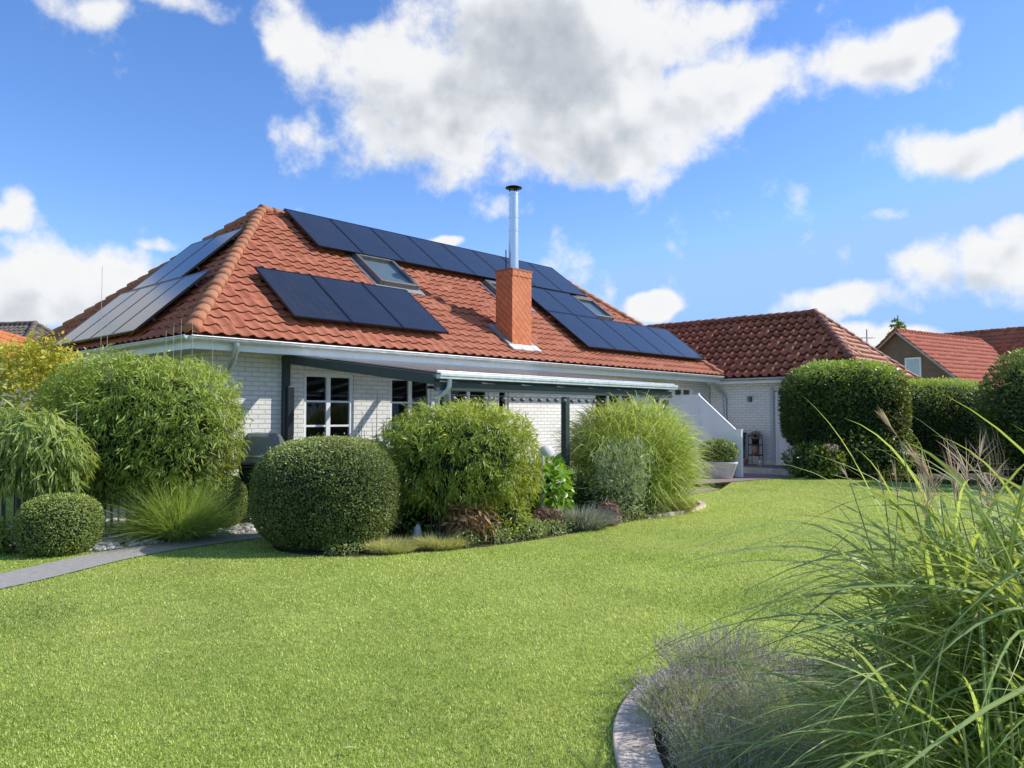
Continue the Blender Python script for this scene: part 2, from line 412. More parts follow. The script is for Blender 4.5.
def cloud_group(low=False):
    """density of the cloud field for a direction, as a node group so that it can be looked up twice"""
    gt = bpy.data.node_groups.new('cloud_density', 'ShaderNodeTree')
    gt.interface.new_socket('Vector', in_out='INPUT', socket_type='NodeSocketVector')
    gt.interface.new_socket('Density', in_out='OUTPUT', socket_type='NodeSocketFloat')
    nt = gt; gi = nt.nodes.new('NodeGroupInput'); go = nt.nodes.new('NodeGroupOutput')
    nrm = nt.nodes.new('ShaderNodeVectorMath'); nrm.operation = 'NORMALIZE'; L(nt, gi.outputs[0], nrm.inputs[0]); d = nrm.outputs[0]
    sp = nt.nodes.new('ShaderNodeSeparateXYZ'); L(nt, d, sp.inputs[0])
    az = mathn(nt, 'ARCTAN2', sp.outputs[0], sp.outputs[1]); el = mathn(nt, 'ARCSINE', sp.outputs[2])
    wn = noise(nt, d, 6.0, 1 if low else 3, .55)
    wv = nt.nodes.new('ShaderNodeVectorMath'); wv.operation = 'SUBTRACT'; L(nt, wn.outputs['Color'], wv.inputs[0]); wv.inputs[1].default_value = (.5, .5, .5)
    ws = nt.nodes.new('ShaderNodeVectorMath'); ws.operation = 'SCALE'; L(nt, wv.outputs[0], ws.inputs[0]); ws.inputs['Scale'].default_value = .11
    cb = nt.nodes.new('ShaderNodeCombineXYZ'); L(nt, az, cb.inputs[0]); L(nt, el, cb.inputs[1])
    ad = nt.nodes.new('ShaderNodeVectorMath'); ad.operation = 'ADD'; L(nt, cb.outputs[0], ad.inputs[0]); L(nt, ws.outputs[0], ad.inputs[1])
    pos = ad.outputs[0]
    acc = None
    for a, e, ra, re_, wgt in CLOUDS:       # azimuth from north, elevation, half sizes (degrees), weight
        s1 = nt.nodes.new('ShaderNodeVectorMath'); s1.operation = 'SUBTRACT'; L(nt, pos, s1.inputs[0]); s1.inputs[1].default_value = (R(a), R(e), 0)
        s2 = nt.nodes.new('ShaderNodeVectorMath'); s2.operation = 'MULTIPLY'; L(nt, s1.outputs[0], s2.inputs[0]); s2.inputs[1].default_value = (1 / R(ra), 1 / R(re_), 0)
        s3 = nt.nodes.new('ShaderNodeVectorMath'); s3.operation = 'LENGTH'; L(nt, s2.outputs[0], s3.inputs[0])
        mr = nt.nodes.new('ShaderNodeMapRange'); mr.interpolation_type = 'SMOOTHSTEP'
        mr.inputs['From Min'].default_value = 0; mr.inputs['From Max'].default_value = 1.7
        mr.inputs['To Min'].default_value = wgt; mr.inputs['To Max'].default_value = 0
        L(nt, s3.outputs['Value'], mr.inputs['Value'])
        acc = mr.outputs[0] if acc is None else mathn(nt, 'SMOOTH_MAX', acc, mr.outputs[0], .15)
    n4 = noise(nt, d, 2.6, 1 if low else 3, .5)             # scattered clouds for the rest of the sky, behind the camera
    rest = mathn(nt, 'MULTIPLY', ramp(nt, n4.outputs['Fac'], [(.5, (0, 0, 0)), (.68, (1, 1, 1))]).outputs[0],
                 ramp(nt, mathn(nt, 'MULTIPLY', sp.outputs[1], -1), [(.0, (0, 0, 0)), (.25, (1, 1, 1))]).outputs[0])
    acc = mathn(nt, 'MAXIMUM', acc, mathn(nt, 'MULTIPLY', rest, .55))
    n0 = noise(nt, d, 5.0, 2, .5); n1 = noise(nt, d, 13.0, 2 if low else 7, .60)
    f = mathn(nt, 'ADD', mathn(nt, 'MULTIPLY', mathn(nt, 'SUBTRACT', n0.outputs['Fac'], .5), .95), mathn(nt, 'MULTIPLY', mathn(nt, 'SUBTRACT', n1.outputs['Fac'], .5), 1.75))
    L(nt, mathn(nt, 'ADD', acc, f), go.inputs[0])
    return gt

def build_world():
    w = bpy.data.worlds.new('World'); scene.world = w; w.use_nodes = True
    nt = w.node_tree; nt.nodes.clear()
    out = nt.nodes.new('ShaderNodeOutputWorld'); bg = nt.nodes.new('ShaderNodeBackground')
    L(nt, bg.outputs[0], out.inputs[0])
    sky = nt.nodes.new('ShaderNodeTexSky'); sky.sky_type = 'NISHITA'; sky.sun_disc = False
    sky.sun_elevation = SUN_EL; sky.sun_rotation = R(90) - SUN_AZ; sky.air_density = 1.0; sky.dust_density = .3; sky.ozone_density = 2.0
    hs = nt.nodes.new('ShaderNodeHueSaturation'); hs.inputs['Saturation'].default_value = 1.20; hs.inputs['Value'].default_value = 1.42
    L(nt, sky.outputs[0], hs.inputs['Color'])
    skyc = nt.nodes.new('ShaderNodeVectorMath'); skyc.operation = 'SCALE'; L(nt, hs.outputs[0], skyc.inputs[0]); skyc.inputs['Scale'].default_value = SKY
    lim = nt.nodes.new('ShaderNodeVectorMath'); lim.operation = 'MINIMUM'; L(nt, skyc.outputs[0], lim.inputs[0]); lim.inputs[1].default_value = (.44, .72, 1.06)
    sz = nt.nodes.new('ShaderNodeSeparateXYZ'); L(nt, nt.nodes.new('ShaderNodeTexCoord').outputs['Generated'], sz.inputs[0])
    d = nt.nodes.new('ShaderNodeTexCoord').outputs['Generated']
    gt = cloud_group()
    g1 = nt.nodes.new('ShaderNodeGroup'); g1.node_tree = gt; L(nt, d, g1.inputs[0])
    off = nt.nodes.new('ShaderNodeVectorMath'); off.operation = 'ADD'; L(nt, d, off.inputs[0]); off.inputs[1].default_value = (.040, .0, .034)
    g2 = nt.nodes.new('ShaderNodeGroup'); g2.node_tree = cloud_group(True); L(nt, off.outputs[0], g2.inputs[0])
    def mrange(x, a, b, c, e, smooth=True):
        m = nt.nodes.new('ShaderNodeMapRange'); m.interpolation_type = 'SMOOTHSTEP' if smooth else 'LINEAR'
        for k, v in (('From Min', a), ('From Max', b), ('To Min', c), ('To Max', e)): m.inputs[k].default_value = v
        L(nt, x, m.inputs['Value']); return m.outputs[0]
    al = mrange(g1.outputs[0], .24, .74, 0, 1)
    base = mixc(nt, mrange(sz.outputs[2], .0, .22, .9, 0), mixc(nt, 1, lim.outputs[0], (.86, .87, 1.05), 'MULTIPLY'), (.33, .60, .97))
    shadow = mrange(g2.outputs[0], .35, 1.25, 0, 1)
    core = mrange(g1.outputs[0], .55, 1.3, 0, 1)
    fine = noise(nt, d, 22, 4, .6)
    lum = mathn(nt, 'SUBTRACT', mathn(nt, 'SUBTRACT', .99, mathn(nt, 'MULTIPLY', core, .06)), mathn(nt, 'MULTIPLY', shadow, .28))
    lum = mathn(nt, 'SUBTRACT', lum, mathn(nt, 'MULTIPLY', mathn(nt, 'MULTIPLY', core, shadow), .13))
    lum = mathn(nt, 'ADD', lum, mathn(nt, 'MULTIPLY', mathn(nt, 'SUBTRACT', fine.outputs['Fac'], .5), .34))
    cc = ramp(nt, lum, [(.3, (.32, .36, .43)), (.6, (.60, .635, .68)), (.85, (.90, .915, .93)), (1, (.95, .95, .94))])
    mx = mixc(nt, mathn(nt, 'MULTIPLY', al, .97), base, cc.outputs[0])
    L(nt, mx, bg.inputs['Color']); bg.inputs['Strength'].default_value = 1.0
    w.cycles.sampling_method = 'MANUAL'; w.cycles.sample_map_resolution = 512
SKY = .15

# cumulus in the sky: azimuth from north, elevation, half width, half height (degrees), weight
CLOUDS = [(-6.9, 23.4, 9.9, 5.5, 1.05), (3.6, 25.5, 10.3, 5.9, 1.10), (6.6, 19.8, 9.1, 3.6, 1.05), (15.0, 22.2, 8.3, 3.3, 1.00), (24.7, 23.1, 5.5, 2.2, 0.88), 
          (28.1, 24.4, 3.6, 1.3, 0.85), (-14.8, 25.1, 3.0, 3.3, 0.82), (-15.5, 19.4, 2.7, 2.1, 0.78), (-5.0, 19.9, 2.4, 1.3, 0.80), (0.6, 28.3, 10.3, 3.2, 0.95), 
          (9.6, 27.3, 2.7, 2.1, 0.80), (20.2, 22.5, 4.9, 2.2, 0.95), (16.8, 21.1, 4.7, 1.9, 0.90), (17.0, 27.0, 3.6, 1.6, 0.62), (-23.2, 26.4, 4.7, 1.3, 0.62), 
          (-29.6, 25.1, 3.2, 1.1, 0.66), (30.5, 17.0, 4.4, 1.9, 1.02), (33.4, 16.7, 2.1, 0.9, 0.80), (26.2, 13.4, 1.9, 0.6, 0.68), (32.2, 9.7, 3.5, 2.4, 1.00), 
          (28.4, 9.6, 2.8, 2.4, 0.95), (23.3, 7.6, 4.3, 1.3, 0.95), (34.0, 11.9, 2.1, 1.3, 0.85), (25.3, 5.4, 4.7, 0.9, 0.80), (-33.5, 12.6, 1.7, 1.7, 0.95), 
          (-32.0, 8.9, 5.9, 3.9, 1.08), (-27.6, 8.8, 3.9, 3.6, 0.95), (-31.1, 6.0, 8.7, 2.1, 0.90), (-25.4, 11.6, 2.7, 0.8, 0.65), (-36.8, 9.3, 5.5, 4.7, 1.00), 
          (-5.5, 12.7, 2.4, 0.7, 0.95), (10.1, 7.4, 2.1, 1.0, 1.05), (-1.7, 15.4, 2.4, 1.6, 0.55)]
CLOUDS += [(-45, 20, 7, 9, 1.1), (-58, 24, 12, 10, 1.0), (50, 12, 10, 5, .8)]  # left pair added out of view to brighten reflections in the left hip panels
build_world()

# ------------------------------------------------------------------ plan frame of the house
TH = .827
OX, OY = -4.638, 11.069
D1 = Vector((math.cos(TH), math.sin(TH), 0)); D2 = Vector((-math.sin(TH), math.cos(TH), 0))
def H(u, v, z=0.0): return Vector((OX, OY, z)) + D1 * u + D2 * v
ZE, ZR, LEN, WID, HA, HB = 2.802, 6.05, 16.126, 8.613, 3.489, 13.085
HALF = WID / 2
SL = math.atan2(ZR - ZE, HALF); SLL = math.atan2(ZR - ZE, HA); SLR = math.atan2(ZR - ZE, LEN - HB)

def inside(P, poly):
    x, y = P[:, 0], P[:, 1]; r = np.zeros(len(P), bool); n = len(poly); j = n - 1
    for i in range(n):
        xi, yi = poly[i]; xj, yj = poly[j]
        c = ((yi > y) != (yj > y)) & (x < (xj - xi) * (y - yi) / (yj - yi + 1e-12) + xi)
        r ^= c; j = i
    return r
def smooth_line(pts, n=8):
    out = []
    P = [Vector((p[0], p[1])) for p in pts]
    for i in range(len(P) - 1):
        p0, p1, p2, p3 = P[max(i - 1, 0)], P[i], P[i + 1], P[min(i + 2, len(P) - 1)]
        for k in range(n):
            t = k / n
            out.append(.5 * ((2 * p1) + (p2 - p0) * t + (2 * p0 - 5 * p1 + 4 * p2 - p3) * t * t + (3 * p1 - p0 - 3 * p2 + p3) * t ** 3))
    out.append(P[-1]); return out

# ------------------------------------------------------------------ the setting: ground, path, beds, paving
def sheet(name, poly, z, mat):
    me = bpy.data.meshes.new(name); bm = bmesh.new()
    bm.faces.new([bm.verts.new((p[0], p[1], z)) for p in poly])
    bmesh.ops.triangulate(bm, faces=bm.faces); bmesh.ops.recalc_face_normals(bm, faces=bm.faces)
    if bm.faces[:][0].normal.z < 0: bmesh.ops.reverse_faces(bm, faces=bm.faces)
    bm.to_mesh(me); bm.free()
    return tag(link_mesh(name, me, mat), kind='structure')

def ground_mat():
    m, nt, out = nmat('lawn_soil'); p = principled(nt, out)
    v = objco(nt)
    n1 = noise(nt, v, .45, 5); n2 = noise(nt, v, 9, 5); n3 = noise(nt, v, 120, 3)
    a = ramp(nt, n1.outputs['Fac'], [(.3, (.33, .43, .085)), (.7, (.50, .52, .16))])
    b = ramp(nt, n2.outputs['Fac'], [(.3, (.75, .8, .7)), (.7, (1.2, 1.15, 1.1))])
    L(nt, mixc(nt, 1, a.outputs[0], b.outputs[0], 'MULTIPLY'), p.inputs['Base Color'])
    p.inputs['Roughness'].default_value = .95; p.inputs['Specular IOR Level'].default_value = .1
    L(nt, bump(nt, n3.outputs['Fac'], .8, .03), p.inputs['Normal'])
    return m
sheet('ground', [(-900, -60), (900, -60), (900, 1500), (-900, 1500)], 0, ground_mat())

M['asphalt'] = plain('grey_path', (.36, .335, .30), .9, var=.15, scale=20, bumpd=.006, bscale=90)
M['soil'] = plain('bed_soil', (.06, .045, .03), .95, var=.5, scale=9, bumpd=.04, bscale=12)
def paving_mat():
    m, nt, out = nmat('brick_paving'); p = principled(nt, out)
    v = objco(nt)
    b = nt.nodes.new('ShaderNodeTexBrick'); b.inputs['Scale'].default_value = 1
    b.inputs['Brick Width'].default_value = .2; b.inputs['Row Height'].default_value = .1; b.inputs['Mortar Size'].default_value = .006
    b.inputs['Color1'].default_value = (.34, .24, .21, 1); b.inputs['Color2'].default_value = (.28, .20, .18, 1); b.inputs['Mortar'].default_value = (.14, .12, .10, 1)
    L(nt, v, b.inputs['Vector']); L(nt, b.outputs['Color'], p.inputs['Base Color']); p.inputs['Roughness'].default_value = .85
    L(nt, bump(nt, b.outputs['Fac'], -.6, .006), p.inputs['Normal'])
    return m
M['paving'] = paving_mat()

path_c = smooth_line([(-6.2, 4.6), (-5.55, 6.0), (-4.93, 7.45), (-4.45, 9.02), (-3.55, 10.2), (-2.6, 10.85), (-1.6, 11.3)], 8)
def ribbon_poly(c, w):
    lft, rgt = [], []
    for i, p in enumerate(c):
        d = (c[min(i + 1, len(c) - 1)] - c[max(i - 1, 0)]).normalized(); n = Vector((-d.y, d.x))
        ww = w[0] + (w[1] - w[0]) * i / (len(c) - 1)
        lft.append(p + n * ww / 2); rgt.append(p - n * ww / 2)
    return lft + rgt[::-1]
path_poly = ribbon_poly(path_c, (.72, .52))
sheet('garden_path', path_poly, .012, M['asphalt'])

bed_edge = smooth_line([(-3.0, 9.75), (-2.72, 9.1), (-1.9, 8.75), (-1.1, 9.03), (-.15, 9.58), (.87, 10.55), (2.02, 12.0), (2.85, 12.85), (3.28, 13.6), (3.2, 14.4), (3.05, 15.0)], 6)
hv = lambda u, v: (H(u, v).x, H(u, v).y)
bed_poly = [tuple(p) for p in bed_edge] + [hv(8.3, -3.05), hv(4.8, -3.3), hv(1.7, -3.3), hv(1.2, -2.2), (-2.9, 10.35)]
sheet('flower_bed', bed_poly, .008, M['soil'])
gravel_poly = [(-6.9, 9.2), (-6.0, 9.05), (-4.85, 9.12), (-4.6, 9.42), (-4.1, 10.05), (-3.6, 10.55), (-3.2, 10.85), (-3.0, 11.2), hv(1.9, .55), hv(.6, .58), hv(.58, 3.0), (-7.6, 12.6)]
sheet('gravel_bed', gravel_poly, .006, plain('pale_gravel_base', (.40, .38, .35), .95, var=.3, scale=18, bumpd=.02, bscale=25))
patio_poly = [hv(1.9, .58), hv(1.9, -3.28), hv(5, -3.28), hv(10.4, -2.9), hv(10.5, -1.95), hv(11.2, -1.95), hv(12.2, -2.25), hv(14.2, -2.62), hv(15.0, -2.75), hv(16.48, -2.75), hv(16.48, .58)]
sheet('patio', patio_poly, .014, M['paving'])
# raised step in front of the side door
tp = MB(); tp.box(15.1, 16.49, -2.72, .59, .0, .17)
st = tp.build('step_terrace', M['paving'], None, (OX, OY, 0), TH, bevel=.01); tag(st, kind='structure')
tp = MB(); tp.box(15.02, 15.098, -2.72, .59, .0, .175)
st = tp.build('step_edge', M['concrete'], None, (OX, OY, 0), TH, bevel=.01); tag(st, kind='structure')

hedge_bed = [(7.2, 20.2), (8.6, 20.3), (9.6, 20.4), (10.4, 20.6), (11.6, 16.9), (13.5, 16.3), (20, 16.0), (24, 26), (8, 27), (7.0, 21.5)]
sheet('hedge_bed', hedge_bed, .008, M['soil'])
front_in = smooth_line([(1.9, 5.1), (1.35, 4.9), (1.02, 4.62), (.83, 4.3), (.715, 3.95), (.68, 3.6), (.70, 3.2), (.80, 2.7), (1.0, 2.0)], 6)
front_bed = [tuple(p) for p in front_in] + [(4.5, 1.6), (4.8, 3.5), (3.6, 5.2)]
sheet('front_bed', front_bed, .008, M['soil'])
# concrete mowing edge round the front bed
def edging(name, line, w, h):
    mb = MB(); i = 0
    while i < len(line) - 2:
        seg = line[i:i + 3]
        vs, fs = [], []
        for k, p in enumerate(seg):
            ii = min(max(i + k, 1), len(line) - 2)
            d = (line[ii + 1] - line[ii - 1]).normalized(); n = Vector((d.y, -d.x))
            q = p
            if k == 0: q = p + (seg[1] - p) * .008
            if k == 2: q = p - (p - seg[1]) * .008
            for ww in (0, w):
                for z in (0, h): vs.append((q.x + n.x * ww, q.y + n.y * ww, z))
        for k in range(2):
            a = 4 * k; b = a + 4
            fs += [(a + 1, a + 3, b + 3, b + 1), (a, a + 1, b + 1, b), (a + 2, b + 2, b + 3, a + 3)]
        fs += [(0, 2, 3, 1), (8, 9, 11, 10)]
        mb.add(vs, fs); i += 2
    o = mb.build(name, M['edging'], bevel=.008); return tag(o, kind='structure')
M['edging'] = plain('rough_edging', (.60, .49, .39), .95, var=.38, scale=9, bumpd=.012, bscale=28)
edging('kerb', front_in[5:], .20, .035)
back_edge = smooth_line([(2.05, 12.05), (2.6, 12.55), (2.98, 13.0), (3.28, 13.5), (3.36, 14.1)], 6)
edging('kerb', back_edge, .10, .05)

# ------------------------------------------------------------------ leaf and blade builders
def ell_points(n, r, p=2.4, shell=.3, amp=.1, nscale=3.0, seed=1, zmin=-1.0):
    """points in the outer shell of a lumpy super-ellipsoid (centre at origin); returns points and outward dirs"""
    g = np.random.default_rng(seed)
    d = unit(g.normal(size=(int(n * 2.2), 3)))
    rx, ry, rz = r
    f = (np.abs(d[:, 0] / rx) ** p + np.abs(d[:, 1] / ry) ** p + np.abs(d[:, 2] / rz) ** p) ** (-1 / p)
    # weight by area
    keep = g.random(len(d)) < np.clip((f / f.max()) ** 2, .2, 1); d = d[keep]; f = f[keep]
    surf = d * f[:, None]
    lump = snoise(surf, nscale, seed + 5, 2)
    s = (1 + amp * lump) * (1 - shell * g.random(len(d)) ** 1.6)
    stray = g.random(len(s)) < .025; s = np.where(stray, s + g.uniform(0, .07, len(s)), s)
    P = surf * s[:, None]
    ok = P[:, 2] > zmin * rz
    P = P[ok][:n]; d = d[ok][:n]
    nn = unit(np.sign(d) * np.abs(d / np.array([rx, ry, rz])) ** (p - 1))
    return P, nn

def leaf_arrays(P, D, Nn, Ln, Wd, fold=.12, bend=0.0):
    """each leaf: base, two sides, tip, slightly folded; returns V,F"""
    D = unit(D); S = unit(np.cross(D, Nn)); U = np.cross(S, D)
    Ln = Ln[:, None]; Wd = Wd[:, None]
    b = P; m = P + D * Ln * .42
    l = m + S * Wd * .5 + U * Wd * fold; r = m - S * Wd * .5 + U * Wd * fold
    t = P + D * Ln - U * Ln * bend
    V = np.stack([b, l, t, r], 1).reshape(-1, 3)
    k = np.arange(len(P)) * 4
    F = np.stack([k, k + 1, k + 2, k, k + 2, k + 3], 1).ravel()
    return V, F

def core_arrays(r, p, c, seed, amp=.06, n=2):
    bm = bmesh.new(); bmesh.ops.create_icosphere(bm, subdivisions=n + 1, radius=1)
    V = np.array([v.co[:] for v in bm.verts]); F = np.array([[v.index for v in f.verts] for f in bm.faces]); bm.free()
    f = (np.abs(V[:, 0] / r[0]) ** p + np.abs(V[:, 1] / r[1]) ** p + np.abs(V[:, 2] / r[2]) ** p) ** (-1 / p)
    V = V * f[:, None]; V = V * (1 + amp * snoise(V, 3, seed))[:, None] + np.array(c)
    return V, F.ravel()

def foliage(name, root, leafmat, coremat, n, r, c, p=2.4, shell=.3, amp=.08, nscale=3.0, seed=1, L_=(.02, .03), W_=.6,
            out=.6, droop=.0, rnd=.6, cluster=1, spread=.06, core=.8, zmin=-1.0, lobes=None, fold=.12, bend=.0, top=0.0):
    g = np.random.default_rng(seed)
    Ps, Ns = [], []
    groups = lobes or [((0, 0, 0), r, 1.0)]
    for i, (o, rr, w) in enumerate(groups):
        P, nn = ell_points(max(int(n * w / cluster), 4), rr, p, shell, amp, nscale, seed + 11 * i, zmin)
        Ps.append(P + np.array(o)); Ns.append(nn)
    P = np.concatenate(Ps); nn = np.concatenate(Ns)
    if cluster > 1:
        cd = unit(nn * out + g.normal(size=nn.shape) * rnd * .6 + np.array([0, 0, -droop * .5]))
        P = np.repeat(P, cluster, 0); nn = np.repeat(nn, cluster, 0); cd = np.repeat(cd, cluster, 0)
        tone = np.repeat(g.random(len(P) // cluster), cluster)
        P = P + g.normal(size=P.shape) * spread * .35
        D = unit(cd + g.normal(size=P.shape) * .55 + np.array([0, 0, -droop]))
        shade = np.clip(tone * .6 + g.random(len(P)) * .4, 0, 1)
    else:
        D = unit(nn * out + g.normal(size=P.shape) * rnd + np.array([0, 0, -droop]))
        shade = g.random(len(P))
    if top: shade = np.clip(shade * .75 + top * np.clip(nn[:, 2] - .15, -.25, 1), 0, 1.3)  # sunlit tops put into the leaf tone: upward-facing leaves lighter, the rest darker
    ln = g.uniform(L_[0], L_[1], len(P)); wd = ln * W_ * g.uniform(.8, 1.2, len(P))
    Nn = unit(nn * .8 + np.array([0, 0, .5]) + g.normal(size=P.shape) * .45)
    V, F = leaf_arrays(P, D, Nn, ln, wd, fold, bend)
    V = V + np.array(c); sh = np.repeat(shade, 4); mi = np.zeros(len(F) // 3, int)
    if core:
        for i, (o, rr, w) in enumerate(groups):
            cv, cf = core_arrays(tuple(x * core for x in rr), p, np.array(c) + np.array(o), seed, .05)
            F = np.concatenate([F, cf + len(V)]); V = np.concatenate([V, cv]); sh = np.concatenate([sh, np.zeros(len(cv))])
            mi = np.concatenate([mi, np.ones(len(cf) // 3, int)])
    V[:, 2] = np.maximum(V[:, 2], .012)
    return np_mesh(name, V, F, 3, [leafmat, coremat], root, None, shade=sh, mi=mi)

def ribbons(name, mats, B, D, Ln, Wd, droop, parent=None, segs=5, seed=1, shade=None, flat=.0, zfloor=.012, loc=None, curl=None):
    """bent tapering blades from base points B along D with a droop; returns the mesh object"""
    g = np.random.default_rng(seed); n = len(B)
    D = unit(D)
    up = np.array([0, 0, 1.0])
    side = np.cross(D, up) + g.normal(size=(n, 3)) * .25
    side = unit(side - D * (side * D).sum(1, keepdims=True))
    V = np.zeros((n, segs + 1, 2, 3)); A = np.zeros((n, segs + 1, 2))
    Lc = Ln[:, None]; dr = droop[:, None] if not np.isscalar(droop) else droop
    hor = unit(D * np.array([1, 1, 0]) + 1e-6)
    for k in range(segs + 1):
        t = k / segs
        c = B + D * Lc * t + (hor * .45 - up) * dr * Lc * t ** 2.2
        if curl is not None: c = c + side * curl[:, None] * Lc * t * t
        w = Wd[:, None] * (min(1, .55 + 1.6 * t) if t < .3 else 1) * max(0.04, (1 - t ** 2.5))
        V[:, k, 0] = c - side * w * .5; V[:, k, 1] = c + side * w * .5
        A[:, k, 0] = 0; A[:, k, 1] = 1
    V = V.reshape(-1, 3); V[:, 2] = np.maximum(V[:, 2], zfloor)
    base = (np.arange(n) * (segs + 1) * 2)[:, None]
    k = np.arange(segs)[None] * 2
    F = np.stack([base + k, base + k + 1, base + k + 3, base + k + 2], 2).reshape(-1)
    sh = np.repeat(g.random(n) if shade is None else shade, (segs + 1) * 2)
    return np_mesh(name, V, F, 4, mats, parent, loc, shade=sh, uv=A.reshape(-1), smooth=True)

def shrub(name, label, cat, loc, leafmat, coremat=None, stem=None, group=None, **kw):
    """a plant thing: Empty at its foot, foliage mesh, optional stem mesh"""
    root = thing(name, label, cat, loc, group=group)
    foliage('foliage', root, leafmat, coremat or M['core'], **kw)
    if stem:
        mb = MB(); g = random.Random(kw.get('seed', 1))
        cnt, rad, hgt, th, sm = stem
        for i in range(cnt):
            a = g.uniform(0, 6.28); q = rad * math.sqrt(g.random())
            x, y = q * math.cos(a), q * math.sin(a)
            lean = g.uniform(.05, .25)
            mb.tube([(x, y, 0), (x * (1 + lean * .5), y * (1 + lean * .5), hgt * .5), (x * (1 + lean), y * (1 + lean), hgt)], [th, th * .85, th * .6], 6)
        mb.build('stem', sm, root)
    return root

# ------------------------------------------------------------------ house
house = thing('house', 'white brick house with orange tiled hip roof and solar panels behind the shrubs', 'house', (OX, OY, 0), TH)

def wall_holes(mb, u0, u1, z0, z1, v, holes, reveal=.10, axis='u', mi=0, inward=1):
    """wall skin in the plane v with rectangular openings and reveals running inward"""
    us = sorted({u0, u1, *[h[0] for h in holes], *[h[1] for h in holes]})
    zs = sorted({z0, z1, *[h[2] for h in holes], *[h[3] for h in holes]})
    P = (lambda a, z, o=0: (a, v + o * inward, z)) if axis == 'u' else (lambda a, z, o=0: (v + o * inward, a, z))
    for i in range(len(us) - 1):
        for j in range(len(zs) - 1):
            cu, cz = (us[i] + us[i + 1]) / 2, (zs[j] + zs[j + 1]) / 2
            if any(h[0] < cu < h[1] and h[2] < cz < h[3] for h in holes): continue
            mb.add([P(us[i], zs[j]), P(us[i + 1], zs[j]), P(us[i + 1], zs[j + 1]), P(us[i], zs[j + 1])], [(0, 1, 2, 3)], mi)
    for a, b, c, d in holes:
        for q in (((a, c), (b, c)), ((b, c), (b, d)), ((b, d), (a, d)), ((a, d), (a, c))):
            (a0, c0), (a1, c1) = q
            mb.add([P(a0, c0), P(a1, c1), P(a1, c1, reveal), P(a0, c0, reveal)], [(0, 1, 2, 3)], mi)

OV = .62
WINS = [  # u0,u1,z0,z1, columns, rows
    (2.27, 3.30, .50, 2.34, 2, 4), (4.13, 5.16, .50, 2.34, 2, 4), (5.65, 6.80, .50, 2.34, 2, 4), (7.08, 7.42, .3, 2.2, 1, 4),
    (10.6, 12.4, .2, 2.3, 3, 3), (13.25, 14.15, 1.1, 2.42, 2, 3), (14.45, 15.45, .25, 2.42, 2, 4)]
mb = MB()
wall_holes(mb, OV, 16.5, 0, 2.66, OV, [w[:4] for w in WINS], .10)
wall_holes(mb, OV, WID - OV, 0, 2.66, OV, [(3.2, 4.4, .9, 2.2)], .10, 'v')
mb.add([(OV, WID - OV, 0), (16.5, WID - OV, 0), (16.5, WID - OV, 2.66), (OV, WID - OV, 2.66)], [(0, 1, 2, 3)])
mb.build('wall', M['brick'], house)
# dim rooms behind the windows
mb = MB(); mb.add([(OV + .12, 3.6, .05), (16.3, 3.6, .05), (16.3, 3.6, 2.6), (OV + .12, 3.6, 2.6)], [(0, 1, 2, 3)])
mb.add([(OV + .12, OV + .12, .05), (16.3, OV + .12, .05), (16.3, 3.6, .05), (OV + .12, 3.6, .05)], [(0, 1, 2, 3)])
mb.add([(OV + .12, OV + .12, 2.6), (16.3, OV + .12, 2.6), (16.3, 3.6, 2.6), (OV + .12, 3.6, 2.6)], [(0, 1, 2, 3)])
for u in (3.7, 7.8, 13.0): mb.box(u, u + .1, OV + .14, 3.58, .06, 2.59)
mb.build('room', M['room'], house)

def window(parent, u0, u1, z0, z1, v, cols, rows, axis='u', mat=None, sgn=1, name='window'):
    T = None if axis == 'u' else (lambda p: Vector((p.y, p.x, p.z)))
    mb = MB(T); f = .065; m = .028
    ya, yb = v + .035 * sgn, v + .095 * sgn
    y0, y1 = min(ya, yb), max(ya, yb)
    mb.box(u0 + .002, u0 + f, y0, y1, z0 + .002, z1 - .002); mb.box(u1 - f, u1 - .002, y0, y1, z0 + .002, z1 - .002)
    mb.box(u0 + f, u1 - f, y0, y1, z0 + .002, z0 + f); mb.box(u0 + f, u1 - f, y0, y1, z1 - f, z1 - .002)
    for c in range(1, cols):
        x = u0 + f + (u1 - u0 - 2 * f) * c / cols
        mb.box(x - m * 1.5, x + m * 1.5, y0 + .004, y1 - .002, z0 + f, z1 - f)
    for c in range(cols):
        xa = u0 + f + (u1 - u0 - 2 * f) * c / cols + (m * 1.5 if c else 0); xb = u0 + f + (u1 - u0 - 2 * f) * (c + 1) / cols - (m * 1.5 if c < cols - 1 else 0)
        for r in range(1, rows):
            z = z0 + f + (z1 - z0 - 2 * f) * r / rows
            mb.box(xa, xb, y0 + .008, y1 - .008, z - m * .6, z + m * .6)
    w = mb.build(name, mat or M['white'], parent)
    yc = (y0 + y1) / 2
    g = MB(T); g.add([(u0 + f, yc, z0 + f), (u1 - f, yc, z0 + f), (u1 - f, yc, z1 - f), (u0 + f, yc, z1 - f)], [(0, 1, 2, 3)])
    g.build('pane', M['glass'], w)
    s = MB(T); ys = sorted((v - .05 * sgn, v + .035 * sgn)); s.box(u0 - .04, u1 + .04, ys[0], ys[1], z0 - .05, z0 - .002)
    s.build('sill', M['white'], w)
    return w
for w in WINS: window(house, *w[:4], OV, w[4], w[5])
window(house, 3.2, 4.4, .9, 2.2, OV, 2, 2, axis='v')

